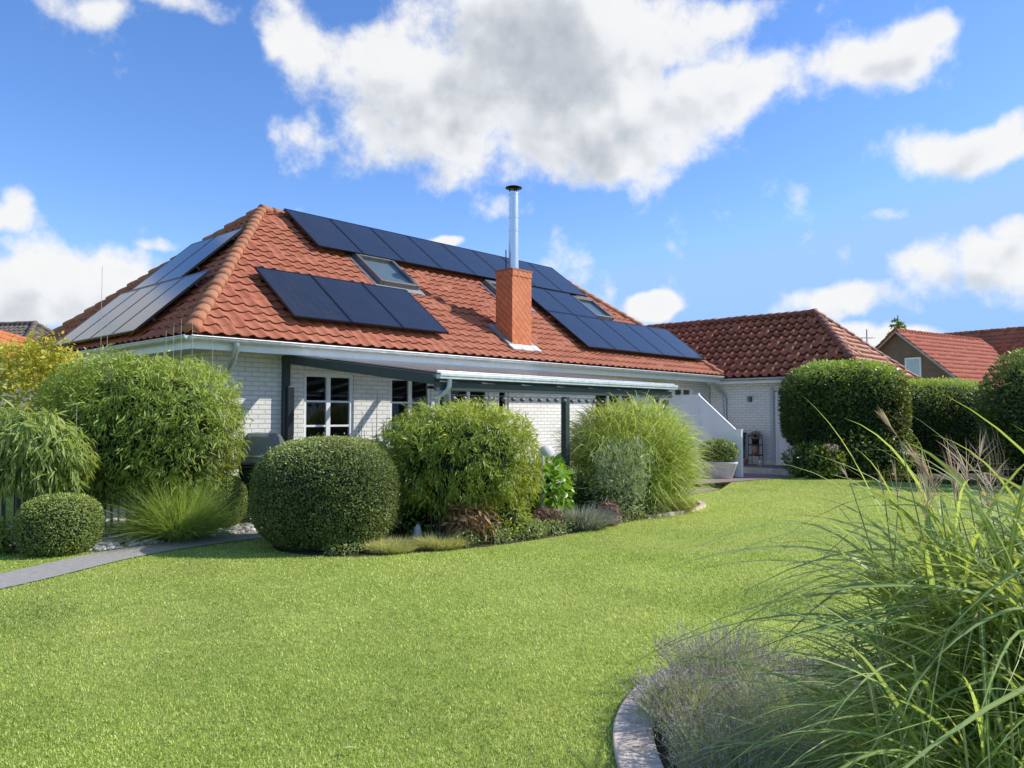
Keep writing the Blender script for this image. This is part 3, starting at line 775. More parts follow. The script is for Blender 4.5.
# tiled slopes --------------------------------------------------------------
def tiled(name, o, e, s, ulen, slen, clips, mat, parent, tw=.25, cl=.25, amp=.026, lift=.042, seed=3, ns=8, base=True, u_start=0.0):
    """real pantile relief: one mesh of curved overlapping tiles; o, e, s in the parent's frame"""
    g = np.random.default_rng(seed)
    o, e, s = Vector(o), Vector(e).normalized(), Vector(s).normalized(); n = e.cross(s).normalized()
    if n.z < 0: n = -n
    nt_, nc = int(math.ceil(ulen / tw)), int(math.ceil(slen / cl))
    V, F, SH = [], [], []
    o_, e_, s_, n_ = (np.array(x) for x in (o, e, s, n))
    x = np.linspace(0, 1, ns + 1)
    # S-shaped pantile section: wide trough, rounded roll
    prof = np.where(x < .58, -.55 * np.sin(np.pi * x / .58) , 1.0 * np.sin(np.pi * (x - .58) / .42)) * amp
    for k in range(nc):
        t0, t1 = k * cl - .02, min((k + 1) * cl + .02, slen)
        for i in range(nt_):
            j = g.normal() * .0018; jt = g.normal() * .0025
            sh = np.clip(.5 + g.normal() * .16, 0, 1)
            uu = u_start + (i + x) * tw
            b = len(V)
            for (t, h) in ((t0 + jt, -.025), (t0 + jt, lift + j), (t1, .002 + j)):
                hh = prof + h
                if h < 0: hh = prof + lift - .013
                for q in range(ns + 1):
                    V.append(o_ + e_ * uu[q] + s_ * t + n_ * hh[q]); SH.append(sh)
            for q in range(ns):
                a = b + q; c = a + ns + 1; d = c + ns + 1
                F.append((a, a + 1, c + 1, c)); F.append((c, c + 1, d + 1, d))
    me = bpy.data.meshes.new(name)
    me.from_pydata([tuple(v) for v in V], [], F)
    at = me.attributes.new('shade', 'FLOAT', 'POINT'); at.data.foreach_set('value', np.array(SH, np.float32))
    me.polygons.foreach_set('use_smooth', np.ones(len(F), bool))
    bm = bmesh.new(); bm.from_mesh(me)
    if base:
        q = [o + e * a + s * t - n * .05 for a, t in ((u_start, 0), (u_start + ulen, 0), (u_start + ulen, slen), (u_start, slen))]
        bm.faces.new([bm.verts.new(v) for v in q])
    for pt, nn in clips:
        bmesh.ops.bisect_plane(bm, geom=bm.verts[:] + bm.edges[:] + bm.faces[:], plane_co=Vector(pt), plane_no=Vector(nn), clear_outer=True)
    for f in bm.faces:
        if f.normal.dot(n) < -.05 : f.normal_flip()
    bm.to_mesh(me); bm.free()
    return link_mesh(name, me, mat, parent)

def ridge_line(name, pts, mat, parent, r=.108, step=.28, seed=5, squash=.8):
    """overlapping half-round ridge tiles along straight runs"""
    g = np.random.default_rng(seed)
    V, F, SH = [], [], []
    for a, b in pts:
        a, b = Vector(a), Vector(b); ln = (b - a).length; d = (b - a).normalized()
        sd_ = d.cross(Vector((0, 0, 1))).normalized(); up = sd_.cross(d).normalized()
        cnt = max(1, int(round(ln / step))); stp = ln / cnt
        for i in range(cnt):
            sh = np.clip(.5 + g.normal() * .25, 0, 1); jj = g.normal() * .006
            st_ = len(V); m = 10
            for (t, rr, hh) in ((i * stp - .04, r * 1.12, .02), (i * stp + .05, r * 1.10, .02), (i * stp + stp * 1.02, r * .94, 0)):
                for q in range(m + 1):
                    an = math.pi * (-.22 + 1.44 * q / m)
                    p = a + d * t + sd_ * math.cos(an) * rr + up * (math.sin(an) * rr * squash + hh + jj)
                    V.append(tuple(p)); SH.append(sh)
            c0 = len(V); V.append(tuple(a + d * (i * stp - .04) + up * 0)); SH.append(sh)
            for q in range(m):
                for w in (0, m + 1):
                    F.append((st_ + w + q, st_ + w + q + 1, st_ + w + m + 2 + q, st_ + w + m + 1 + q))
                F.append((c0, st_ + q, st_ + q + 1))
    me = bpy.data.meshes.new(name); me.from_pydata(V, [], F)
    at = me.attributes.new('shade', 'FLOAT', 'POINT'); at.data.foreach_set('value', np.array(SH, np.float32))
    bm = bmesh.new(); bm.from_mesh(me); bmesh.ops.recalc_face_normals(bm, faces=bm.faces); bm.to_mesh(me); bm.free()
    me.polygons.foreach_set('use_smooth', np.ones(len(F), bool))
    return link_mesh(name, me, mat, parent)

A_, B_ = Vector((HA, HALF, ZR)), Vector((HB, HALF, ZR))
C00, C10, C01, C11 = Vector((0, 0, ZE)), Vector((LEN, 0, ZE)), Vector((0, WID, ZE)), Vector((LEN, WID, ZE))
def hipn(a, b, away):
    """vertical plane through the line a-b whose normal points away from 'away'"""
    d = (b - a); n = Vector((d.y, -d.x, 0)).normalized()
    if n.dot(away - a) > 0: n = -n
    return (a, n)
fc = Vector((8, 1, 0))
sF = Vector((0, math.cos(SL), math.sin(SL)))
slen = HALF / math.cos(SL)
tiled('roof', C00, (1, 0, 0), sF, LEN, slen, [hipn(C00, A_, fc), hipn(C10, B_, fc)], M['tile'], house, seed=3)
lc = Vector((.5, HALF, 0))
sLv = Vector((math.cos(SLL), 0, math.sin(SLL))); sll = HA / math.cos(SLL)
tiled('roof', C01, (0, -1, 0), sLv, WID, sll, [hipn(C00, A_, lc), hipn(C01, A_, lc)], M['tile'], house, seed=4)
rc = Vector((LEN - .5, HALF, 0))
tiled('roof', C10, (0, 1, 0), (-math.cos(SLR), 0, math.sin(SLR)), WID, (LEN - HB) / math.cos(SLR), [hipn(C10, B_, rc), hipn(C11, B_, rc)], M['tile'], house, seed=5, ns=4)
bc = Vector((8, WID - 1, 0))
tiled('roof', C11, (-1, 0, 0), (0, -math.cos(SL), math.sin(SL)), LEN, slen, [hipn(C01, A_, bc), hipn(C11, B_, bc)], M['tile'], house, seed=6, ns=4)
ridge_line('ridge_tiles', [(C00 + Vector((.03, .03, .05)), A_ + Vector((0, 0, .01))), (C10 + Vector((-.03, .03, .05)), B_ + Vector((0, 0, .01))), (A_ + Vector((0, 0, .01)), B_ + Vector((0, 0, .01))),
                           (C01 + Vector((.03, -.03, .05)), A_ + Vector((0, 0, .01))), (C11 + Vector((-.03, -.03, .05)), B_ + Vector((0, 0, .01)))], M['tile_ridge'], house)
# soffit, fascia and gutters
mb = MB()
mb.box(.06, 16.1, .06, OV - .003, 2.60, 2.625); mb.box(.06, OV - .003, OV, WID - .06, 2.602, 2.627)
mb.build('soffit', M['soffit'], house)
mb = MB()
mb.box(.035, 16.1, .035, .058, 2.575, 2.755); mb.box(.035, .058, .06, WID - .06, 2.575, 2.755)
mb.build('fascia', M['white'], house)
def gutter_profile(r):
    return [(-r * math.cos(math.pi * k / 10), -r * math.sin(math.pi * k / 10)) for k in range(11)]
def gutter(name, a, b, out, parent, r=.068, mat=None):
    """half-round channel with rolled lip and joint brackets from a to b; out = unit vector away from the wall"""
    a, b, out = Vector(a), Vector(b), Vector(out); d = (b - a).normalized()
    mb = MB(); pr = gutter_profile(r); n = len(pr)
    for rr, fl in ((1.0, False), (.93, True)):
        vs = [p + out * x * rr + Vector((0, 0, z * rr)) for p in (a, b) for x, z in pr]
        mb.add(vs, [(i, i + 1, n + i + 1, n + i) for i in range(n - 1)], 0, True)
    for p in (a, b):
        vs = [p + out * x + Vector((0, 0, z)) for x, z in pr]; mb.add(vs, [tuple(range(n))])
    mb.tube([a + out * r, b + out * r], .011, 8)
    ln = (b - a).length; k = .5
    while k < ln:
        q = a + d * k
        vs = [p + out * x * 1.05 + Vector((0, 0, z * 1.05)) for p in (q - d * .012, q + d * .012) for x, z in pr]
        mb.add(vs, [(i, i + 1, n + i + 1, n + i) for i in range(n - 1)], 0, True); k += .8
    return mb.build(name, mat or M['zinc'], parent)
gutter('gutter', (-.04, -.04, 2.75), (16.08, -.04, 2.75), (0, -1, 0), house)
gutter('gutter', (-.04, -.03, 2.752), (-.04, WID - .05, 2.752), (-1, 0, 0), house)
mb = MB(); mb.tube([(.68, -.04, 2.69), (.68, -.04, 2.60), (.68, .05, 2.45), (.66, .36, 2.12), (.66, .50, 1.98), (.66, .53, 1.86), (.66, .53, 0.02)], .048, 12)
mb.build('downpipe', M['zinc_pipe'], house)
mb = MB(); mb.tube([(.66, .53, 1.97), (.66, .53, 1.80)], .06, 12)
mb.build('pipe_collar', M['white_plastic'], house)

def roofpt(u, t, h=0.0):     # on the front slope, in the house's frame
    return Vector((u, t * math.cos(SL), ZE + t * math.sin(SL))) + Vector((0, -math.sin(SL), math.cos(SL))) * h

# skylights
M['blind'] = plain('pale_blind', (.50, .58, .62), .5, var=.06)
def skylight(u0, u1, t0, t1, tilt=0.0):
    T = lambda p: roofpt(p.x, p.y, p.z)
    mb = MB(T); f = .085
    mb.box(u0, u0 + f, t0, t1, -.02, .17); mb.box(u1 - f, u1, t0, t1, -.02, .17)
    mb.box(u0 + f, u1 - f, t0, t0 + f, -.02, .165); mb.box(u0 + f, u1 - f, t1 - f * 1.7, t1, -.02, .175)
    s = mb.build('skylight', M['skyframe'], house, bevel=.012)
    mb = MB(T); mb.add([(u0 + f, t0 + f, .13), (u1 - f, t0 + f, .13), (u1 - f, t1 - f * 1.7, .13), (u0 + f, t1 - f * 1.7, .13)], [(0, 1, 2, 3)])
    mb.build('pane', M['skyglass'], s)
    mb = MB(T); mb.box(u0 - .1, u1 + .1, t0 - .16, t0 - .003, .03, .055); mb.box(u0 - .1, u0 - .003, t0, t1, .03, .056); mb.box(u1 + .003, u1 + .1, t0, t1, .03, .056)
    mb.build('flashing', M['lead'], s)
    mb = MB(T); mb.box(u0 + f + .002, u1 - f - .002, t0 + f + .002, t1 - f * 1.7 - .002, .05, .07); mb.build('blind', M['blind'], s)
    return s
M['skyframe'] = plain('skylight_frame', (.16, .16, .155), .4, .3, var=.12)
M['skyglass'] = make_glass('skylight_glass', (.45, .5, .5), .02)
skylight(4.86, 5.92, 2.47, 3.72); skylight(8.75, 9.65, 2.50, 3.50); skylight(12.33, 13.25, 2.45, 3.52)

# chimney
cu0, cu1, cv0, cv1 = 7.27, 7.91, .38, .88
mb = MB(); mb.box(cu0, cu1, cv0, cv1, 2.95, 4.79)
ch = mb.build('chimney', M['chimney'], house, bevel=.006)
mb = MB(); mb.box(cu0 - .02, cu1 + .02, cv0 - .02, cv1 + .02, 4.792, 4.83); mb.build('chimney_cap', M['tile_ridge'], ch)
mb = MB()
for k in range(8):
    for z, dz in ((4.66, .127),):
        x = cu0 + k * .08
        mb.box(x + .002, x + .078, cv0 - .014, cv0 - .001, z + (.012 if k % 2 else 0), z + dz)
for k in range(6):
    y = cv0 + k * .083
    mb.box(cu0 - .014, cu0 - .001, y + .002, y + .081, 4.66 + (.012 if k % 2 else 0), 4.787)
mb.build('top_slates', M['chimney'], ch)
mb = MB(); uc, vc = (cu0 + cu1) / 2, (cv0 + cv1) / 2
mb.tube([(uc, vc, 4.83), (uc, vc, 6.60)], .11, 24)
for z in (4.88, 5.72, 6.02, 6.55): mb.tube([(uc, vc, z), (uc, vc, z + .035)], .1165, 24)
mb.build('flue_pipe', M['steel'], ch)
mb = MB(); mb.lathe([(.19, 6.70), (.185, 6.715), (.10, 6.745), (.02, 6.765)], 24, (uc, vc, 0))
for k in range(3):
    a = k * 2.09 + .5; mb.tube([(uc + .09 * math.cos(a), vc + .09 * math.sin(a), 6.58), (uc + .09 * math.cos(a), vc + .09 * math.sin(a), 6.71)], .012, 6)
mb.build('rain_cap', M['black_metal'], ch)
mb = MB(); mb.tube([(cu0 + .12, vc + .05, 4.83), (cu0 + .12, vc + .05, 5.28)], .012, 6); mb.build('lightning_rod', M['black_metal'], ch)
mb = MB(lambda p: roofpt(p.x, p.y, p.z)); tt0, tt1 = cv0 / math.cos(SL), cv1 / math.cos(SL)
g_ = random.Random(4)
for k in range(9):
    x = cu0 - .13 + k * .1; mb.box(x, x + .099, tt0 - .17 - g_.uniform(0, .03), tt0 + .03, .03, .062 + g_.uniform(0, .012))
mb.build('flashing', M['stone_white'], ch)
mb = MB(lambda p: roofpt(p.x, p.y, p.z)); mb.box(cu0 - .13, cu0 - .002, tt0 + .032, tt1 + .2, .03, .068); mb.box(cu1 + .002, cu1 + .13, tt0 + .032, tt1 + .2, .03, .068); mb.box(cu0, cu1, tt1 + .05, tt1 + .2, .03, .067)
mb.build('lead_apron', M['lead'], ch)

# solar panels: each its own thing on the slope
panel_cache = {}
def panel(w, h, mtx, label, group):
    root = thing('solar_panel', label, 'solar panel', matrix=mtx, group=group)
    key = (round(w, 3), round(h, 3))
    if key not in panel_cache:
        f = .028
        mb = MB(); mb.box(0, f, 0, h, 0, .036); mb.box(w - f, w, 0, h, 0, .036); mb.box(f, w - f, 0, f, 0, .036); mb.box(f, w - f, h - f, h, 0, .036)
        fr = mb.build('frame', M['panel_frame'], root)
        mb = MB(); mb.box(f, w - f, f, h - f, .012, .032); gl = mb.build('glass', M['solar'], root)
        rl = []
        for y in (h * .22, h * .78):
            mb = MB(); mb.box(.0, w, y - .02, y + .02, -.07, -.002); rl.append(mb.build('mounting_rail', M['black_metal'], root))
        panel_cache[key] = (fr, gl, *rl)
    else:
        for src in panel_cache[key]:
            c = src.copy(); COL.objects.link(c); c.parent = root
    return root
M['panel_frame'] = plain('black_panel_frame', (.010, .010, .012), .32, .5, var=.1)
def basis(o, e, s):
    n = e.cross(s).normalized()
    m = Matrix((( e.x, s.x, n.x, o.x), (e.y, s.y, n.y, o.y), (e.z, s.z, n.z, o.z), (0, 0, 0, 1)))
    return m
def toworld(p): return H(p.x, p.y, p.z)
eF = D1; sFw = (D2 * math.cos(SL) + Vector((0, 0, math.sin(SL)))).normalized()
def front_panel(u, t, w, h, label, group):
    o = toworld(roofpt(u, t, .16)); panel(w, h, basis(o, eF, sFw), label, group)
ordn = ['first', 'second', 'third', 'fourth', 'fifth', 'sixth', 'seventh', 'eighth']
pw = 1.142; gp = .012
for i, l in enumerate(('left one of three black solar panels low on the front roof above the window',
                       'middle one of three black solar panels low on the front roof, below the first skylight',
                       'right one of three black solar panels low on the front roof, nearest the chimney')):
    front_panel(1.84 + i * (pw + gp), .46, pw, 1.665, l, 'three low solar panels on the front roof')
for i in range(8):
    front_panel(3.93 + i * (pw + gp), 3.60, pw, 1.72, ordn[i] + ' solar panel from the left in the long row under the ridge', 'row of solar panels under the ridge')
for i in range(5):
    front_panel(9.92 + i * (pw + gp), .52, pw, 1.66, ordn[i] + ' solar panel from the left in the bottom row right of the chimney', 'bottom row of solar panels right of the chimney')
for i, l in enumerate(('solar panel of the middle row directly right of the chimney', 'solar panel of the middle row beside the far skylight')):
    front_panel(9.92 + i * (pw + gp), .52 + 1.66 + gp, pw, 1.34, l, 'middle row of solar panels right of the chimney')
eL = -D2; sLw = (D1 * math.cos(SLL) + Vector((0, 0, math.sin(SLL)))).normalized()
def left_panel(v, t, w, h, label):       # v = right-hand edge
    o3 = Vector((t * math.cos(SLL), v + w, ZE + t * math.sin(SLL))) + Vector((-math.sin(SLL), 0, math.cos(SLL))) * .15
    panel(w, h, basis(toworld(o3), eL, sLw), label, 'glaring solar panels on the left hip')
for i in range(4):
    left_panel(1.78 + i * .98, .02, .97, 1.70, ['rightmost', 'second from right', 'third from right', 'leftmost'][i] + ' shiny solar panel in the lower row on the left hip roof')
for i in range(2):
    left_panel(2.95 + i * 1.16, 1.74, 1.15, 1.70, ['right', 'left'][i] + ' shiny solar panel in the upper row on the left hip roof')

# ------------------------------------------------------------------ patio canopy (glass roof on dark frame)
canopy = thing('patio_canopy', 'dark grey framed patio canopy with glass roof and white gutter along the house', 'canopy', (OX, OY, 0), TH)
cvF = -3.2; cz0, cz1 = 2.55, 2.085        # rafter centre line heights at wall and front
U0, U1 = 1.88, 7.75
mb = MB()
for k in range(8):
    u = U0 + (U1 - U0) * k / 7
    q = .055 if k in (0, 7) else .03
    dz = .07 if k in (0, 7) else .06
    mb.prism([(OV - .01, cz0 - dz), (OV - .01, cz0 + dz), (cvF, cz1 + dz), (cvF, cz1 - dz)], u - q, u + q, 'x')
mb.build('rafter', M['anthracite'], canopy)
mb = MB(); mb.box(U0 - .06, U1 + .06, cvF - .06, cvF - .003, 1.935, 2.05); mb.build('beam', M['anthracite'], canopy, bevel=.005)
mb = MB(); mb.box(U0 - .05, U1 + .05, cvF + .1, cvF + .16, 1.96, 2.0); mb.build('awning_rail', M['dark_plastic'], canopy)
mb = MB()
mb.prism([(OV - .02, cz0 + .09), (OV - .02, cz0 + .105), (cvF - .05, cz1 + .105), (cvF - .05, cz1 + .09)], U0 - .06, U1 + .06, 'x')
mb.build('glass_roof', M['roof_glass'], canopy)
mb = MB(); mb.box(U0 - .075, U1 + .075, cvF - .16, cvF - .072, 2.09, 2.145); mb.box(U0 - .08, U1 + .08, cvF - .175, cvF - .162, 2.125, 2.17); mb.box(U0 - .075, U1 + .075, cvF - .1, cvF - .072, 2.167, 2.20)
mb.build('gutter', M['zinc'], canopy, bevel=.004)
mb = MB(); mb.tube([(U0 + .12, cvF - .12, 2.085), (U0 + .12, cvF - .12, 2.0), (U0 + .10, cvF - .10, 1.94), (U0 + .0, cvF - .02, 1.84), (U0 - .0, cvF - .02, 1.74), (U0, cvF - .02, .02)], .036, 10)
mb.build('downpipe', M['zinc_pipe'], canopy)
for u in (U0 + .12, 4.62, U1 - .12):
    mb = MB(); mb.box(u - .05, u + .05, cvF - .06, cvF + .04, .02, 1.898); mb.build('post', M['anthracite'], canopy, bevel=.004)
mb = MB(); mb.box(U0 - .05, U0 + .05, OV - .12, OV - .004, .02, cz0 - .05)
p_ = mb.build('post', M['anthracite'], canopy, bevel=.004)
mb = MB(); mb.box(U0 - .03, U0 + .085, OV - .19, OV - .122, .02, 2.08); mb.build('post_sleeve', M['dark_plastic'], p_, bevel=.004)

# string of round lights below the front beam
ls = thing('light_string', 'string of small grey round lights hanging below the canopy beam', 'lights', (OX, OY, 0), TH)
mb = MB(); bulbs = []
us = np.arange(2.15, 5.6, .2)
pts = [(u, cvF - .045, 1.885 - .012 * math.sin((u - 2.15) * 15.7) ** 2) for u in np.arange(2.1, 5.6, .05)]
mb.tube(pts, .004, 5); mb.build('cord', M['dark_plastic'], ls)
b0 = None
for i, u in enumerate(us):
    z = 1.84 - .012 * random.random()
    if b0 is None:
        mb = MB(); mb.lathe([(.004, .033), (.02, .026), (.038, .010), (.038, -.010), (.020, -.026), (.003, -.033)], 12); b0 = mb.build('bulb', M['bulb'], ls); b0.location = (u, cvF - .045, z)
    else:
        c = b0.copy(); COL.objects.link(c); c.parent = ls; c.location = (u, cvF - .045, z)

# things seen through the first window
mb = MB(); mb.lathe([(.05, 0), (.085, .05), (.095, .14), (.06, .22), (.055, .25), (.07, .27)], 18)
p3 = H(2.98, .95)
tag(mb.build('vase', M['stone_white'], None, (p3.x, p3.y, .95)), 'white vase standing inside on the window ledge', 'vase')
p3 = H(2.42, 1.1)
lamp = thing('table_lamp', 'table lamp with white cone shade inside the left window', 'lamp', (p3.x, p3.y, .95))
mb = MB(); mb.lathe([(.14, .32), (.07, .54)], 18); mb.build('lamp_shade', M['white'], lamp)
mb = MB(); mb.lathe([(.07, 0), (.07, .02), (.015, .04), (.015, .34)], 14); mb.build('lamp_base', M['dark_plastic'], lamp)
mb = MB(); mb.box(2.2, 3.4, .85, 1.3, .86, .95)
for x in (2.25, 3.31):
    for y in (.87, 1.24): mb.box(x, x + .04, y, y + .04, .06, .858)
tag(mb.build('side_table', M['wood'], None, (OX, OY, 0), TH), 'dark wooden table behind the left window holding lamp and vase', 'table')

# ------------------------------------------------------------------ side wing
wing = thing('house_wing', 'white brick side wing with dark glossy red brown hip roof and white door', 'house', (OX, OY, 0), TH)
WU0, WW, WVE, WVA, WZE, WZR = 16.15, 2.40, -4.0, -1.86, 2.72, 4.73
WVB = 9.0
wsl = math.atan2(WZR - WZE, WW); wse = math.atan2(WZR - WZE, WVA - WVE)
DOOR = (-2.42, -1.42, .18, 2.30)
mb = MB()
wall_holes(mb, WVE + .35, .60, 0, 2.66, WU0 + .36, [DOOR], .10, 'v')
mb.add([(WU0 + .36, WVE + .35, 0), (WU0 + 4.4, WVE + .35, 0), (WU0 + 4.4, WVE + .35, 2.66), (WU0 + .36, WVE + .35, 2.66)], [(0, 1, 2, 3)])
mb.add([(WU0 + 4.4, WVE + .35, 0), (WU0 + 4.4, WVB, 0), (WU0 + 4.4, WVB, 2.66), (WU0 + 4.4, WVE + .35, 2.66)], [(0, 1, 2, 3)])
mb.build('wall', M['brick'], wing)
W00, W01 = Vector((WU0, WVE, WZE)), Vector((WU0 + 2 * WW, WVE, WZE)); WA = Vector((WU0 + WW, WVA, WZR)); WB = Vector((WU0 + WW, WVB, WZR))
c_ = Vector((WU0 + .5, 2, 0))
tiled('roof', Vector((WU0, WVB, WZE)), (0, -1, 0), (math.cos(wsl), 0, math.sin(wsl)), WVB - WVE, WW / math.cos(wsl), [hipn(W00, WA, c_)], M['tile_dark'], wing, tw=.27, cl=.33, amp=.062, lift=.075, seed=12)
c_ = Vector((WU0 + WW, WVE + .3, 0))
tiled('roof', W00, (1, 0, 0), (0, math.cos(wse), math.sin(wse)), 2 * WW, (WVA - WVE) / math.cos(wse), [hipn(W00, WA, c_), hipn(W01, WA, c_)], M['tile_dark'], wing, amp=.05, lift=.05, seed=13)
c_ = Vector((WU0 + 2 * WW - .5, 2, 0))
tiled('roof', W01, (0, 1, 0), (-math.cos(wsl), 0, math.sin(wsl)), WVB - WVE, WW / math.cos(wsl), [hipn(W01, WA, c_)], M['tile_dark'], wing, amp=.05, lift=.05, seed=14, ns=4)
z_ = Vector((0, 0, .02))
ridge_line('ridge_tiles', [(W00 + z_, WA + z_), (W01 + z_, WA + z_), (WA + z_, WB + z_)], M['tile_dark_ridge'], wing, seed=8)
mb = MB(); mb.box(WU0 + .07, WU0 + .357, WVE + .1, .55, 2.56, 2.585); mb.build('soffit', M['soffit'], wing)
mb = MB(); mb.box(WU0 + .04, WU0 + .068, WVE + .05, .55, 2.54, 2.70); mb.build('fascia', M['white'], wing)
gutter('gutter', (WU0 - .03, .45, 2.68), (WU0 - .03, WVE - .02, 2.68), (-1, 0, 0), wing, r=.06, mat=M['zinc_pipe'])
mb = MB(); mb.tube([(WU0 - .03, .32, 2.66), (WU0 - .02, .30, 2.55), (WU0 + .10, .24, 2.42), (WU0 + .26, .12, 2.22), (WU0 + .30, .08, 2.08), (WU0 + .30, .08, .1)], .048, 10)
mb.build('downpipe', M['zinc_pipe'], wing)
mb = MB(); mb.box(WU0 - .13, WU0 + .03, .06, .26, 2.70, 2.78); mb.box(WU0 - .05, WU0 + .10, .25, .8, 2.80, 2.83); mb.build('valley_flashing', M['zinc'], wing)
# door
dv0, dv1, dz0, dz1 = DOOR; du = WU0 + .36
mb = MB(); mb.box(du + .04, du + .11, dv1 - .08, dv1 - .002, dz0, dz1 - .002); mb.box(du + .04, du + .11, dv0 + .002, dv0 + .08, dz0, dz1 - .002); mb.box(du + .04, du + .11, dv0 + .08, dv1 - .08, dz1 - .08, dz1 - .002)
mb.box(du + .05, du + .10, dv0 + .083, dv1 - .22, dz0 + .01, dz0 + .95); mb.box(du + .05, du + .10, dv0 + .083, dv1 - .22, dz1 - .2, dz1 - .083)
mb.box(du + .05, du + .10, dv1 - .22, dv1 - .083, dz0 + .01, dz1 - .083); mb.box(du + .05, du + .10, dv0 + .083, dv0 + .22, dz0 + .951, dz1 - .201)
dr = mb.build('door', M['white'], wing, bevel=.004)
mb = MB(); mb.add([(du + .075, dv0 + .22, dz0 + .95), (du + .075, dv1 - .22, dz0 + .95), (du + .075, dv1 - .22, dz1 - .2), (du + .075, dv0 + .22, dz1 - .2)], [(0, 1, 2, 3)]); mb.build('pane', M['glass'], dr)
mb = MB(); mb.tube([(du + .05, dv1 - .15, dz0 + 1.0), (du - .01, dv1 - .15, dz0 + 1.0), (du - .01, dv1 - .27, dz0 + 1.0)], .011, 8); mb.build('handle', M['steel'], dr)
mb = MB(); mb.box(du + .115, du + .13, dv0, dv1, dz0, dz1); mb.build('curtain', M['white'], wing)
mb = MB(); mb.box(du - .03, du - .002, dv1 + .02, dv1 + .11, .18, 2.42); mb.build('door_trim', M['soffit'], wing)
# lamp beside the door
p3 = H(du - .005, -.70, 2.0)
wl = thing('wall_lamp', 'small dark wall lamp on the white brick left of the side door', 'lamp', p3, TH)
mb = MB(); mb.box(-.025, 0, -.045, .045, 0, .16); mb.box(-.10, -.026, -.01, .01, .12, .14); mb.build('bracket', M['dark_plastic'], wl)
mb = MB(); mb.lathe([(.035, .0), (.05, .02), (.055, .13), (.07, .14), (.01, .18)], 12, (-.11, 0, 0)); mb.build('lamp_shade', M['lead'], wl)

# plant stand with pot by the side door
p3 = H(16.15, -1.0, .17)
ps = thing('plant_stand', 'thin black metal plant stand by the side door', 'plant stand', p3, TH)
mb = MB()
for x in (-.13, .13):
    for y in (-.17, .17): mb.tube([(x, y, 0), (x * .9, y * .9, .9)], .009, 6)
for z in (.28, .58):
    mb.tube([(-.13, -.17, z), (.13, -.17, z), (.13, .17, z), (-.13, .17, z), (-.13, -.17, z)], .008, 6)
mb.build('stand_frame', M['black_metal'], ps)
for z in (.29, .588):
    mb = MB(); mb.box(-.12, .12, -.16, .16, z, z + .012); mb.build('shelf', M['dark_plastic'], ps)
q3 = H(16.15, -1.0, .17 + .305)
mb = MB(); mb.lathe([(.07, 0), (.11, .12), (.12, .22), (.10, .26), (.12, .27)], 16)
tag(mb.build('clay_pot', M['terracotta'], None, q3), 'pale terracotta pot on the lower shelf of the plant stand', 'pot')
q3 = H(16.15, -1.0, .17 + .605)
pp = thing('potted_plant', 'dark pot with a small brown plant on the top of the stand', 'plant', q3)
mb = MB(); mb.lathe([(.08, 0), (.11, .14), (.115, .15)], 14); mb.build('pot', M['dark_plastic'], pp)
foliage('foliage', pp, M['lf_brown'], M['core'], 260, (.14, .14, .12), (0, 0, .24), seed=31, L_=(.04, .07), W_=.5, core=.5)
for k, (uu, vv, s_, lab) in enumerate(((15.95, -.75, .9, 'small clay pot on the step left of the plant stand'), (15.85, -1.3, .75, 'small pale pot on the step right of the plant stand'))):
    q3 = H(uu, vv, .172)
    mb = MB(); mb.lathe([(.08 * s_, 0), (.11 * s_, .15 * s_), (.12 * s_, .17 * s_), (.11 * s_, .2 * s_)], 14)
    tag(mb.build('clay_pot', M['terracotta'] if k == 0 else M['stone_white'], None, q3), lab, 'pot')
q3 = H(16.2, -.32, .17)
bn = thing('waste_bin', 'dark wheeled bin against the wing wall behind the white screen', 'bin', q3, TH)
mb = MB(); mb.prism([(-.20, .06), (.20, .06), (.25, .88), (-.25, .88)], -.22, .22, 'x'); mb.build('bin_body', M['dark_plastic'], bn, bevel=.015)
mb = MB(); mb.box(-.25, .25, -.28, .28, .883, .93); mb.build('lid', M['black_metal'], bn, bevel=.015)
for y in (-.19, .19):
    mb = MB(); mb.tube([(.16, y - .03, .09), (.16, y + .03, .09)], .09, 14); mb.build('wheel', M['black_metal'], bn)

# white privacy screen with sloping top
sc = thing('privacy_screen', 'white plastic privacy screen with sloping top beside the planter', 'fence', (OX, OY, 0), TH)
fu = 13.6
mb = MB(lambda p: Vector((fu + p.y, p.x, p.z)))
v0, v1, v2, v3 = .56, -.585, -1.66, -1.84
mb.box(v1 + .002, v0, -.02, .02, .05, 2.12); sp1 = mb.build('screen_panel', M['white_plastic'], sc)
mb = MB(lambda p: Vector((fu + p.y, p.x, p.z)))
mb.prism([(v2, .05), (v1 - .05, .05), (v1 - .05, 2.10), (v2, 1.20)], -.02, .02, 'y'); mb.build('sloping_panel', M['white_plastic'], sc)
mb = MB(lambda p: Vector((fu + p.y, p.x, p.z)))
mb.box(v1 - .045, v1, -.04, .04, .014, 2.20); mb.build('post', M['white_plastic'], sc, bevel=.005)
mb = MB(lambda p: Vector((fu + p.y, p.x, p.z)))
mb.box(v3, v2 - .002, -.045, .045, .014, 1.22); mb.build('post', M['white_plastic'], sc, bevel=.005)
mb = MB(lambda p: Vector((fu + p.y, p.x, p.z)))
mb.box(v1 + .003, v0, -.035, .035, 2.122, 2.165)
mb.prism([(v2 - .01, 1.195), (v1 - .046, 2.105), (v1 - .046, 2.15), (v2 - .01, 1.24)], -.035, .035, 'y')
mb.box(v3 - .01, v2 - .012, -.05, .05, 1.222, 1.245)
mb.build('top_rail', M['white'], sc)

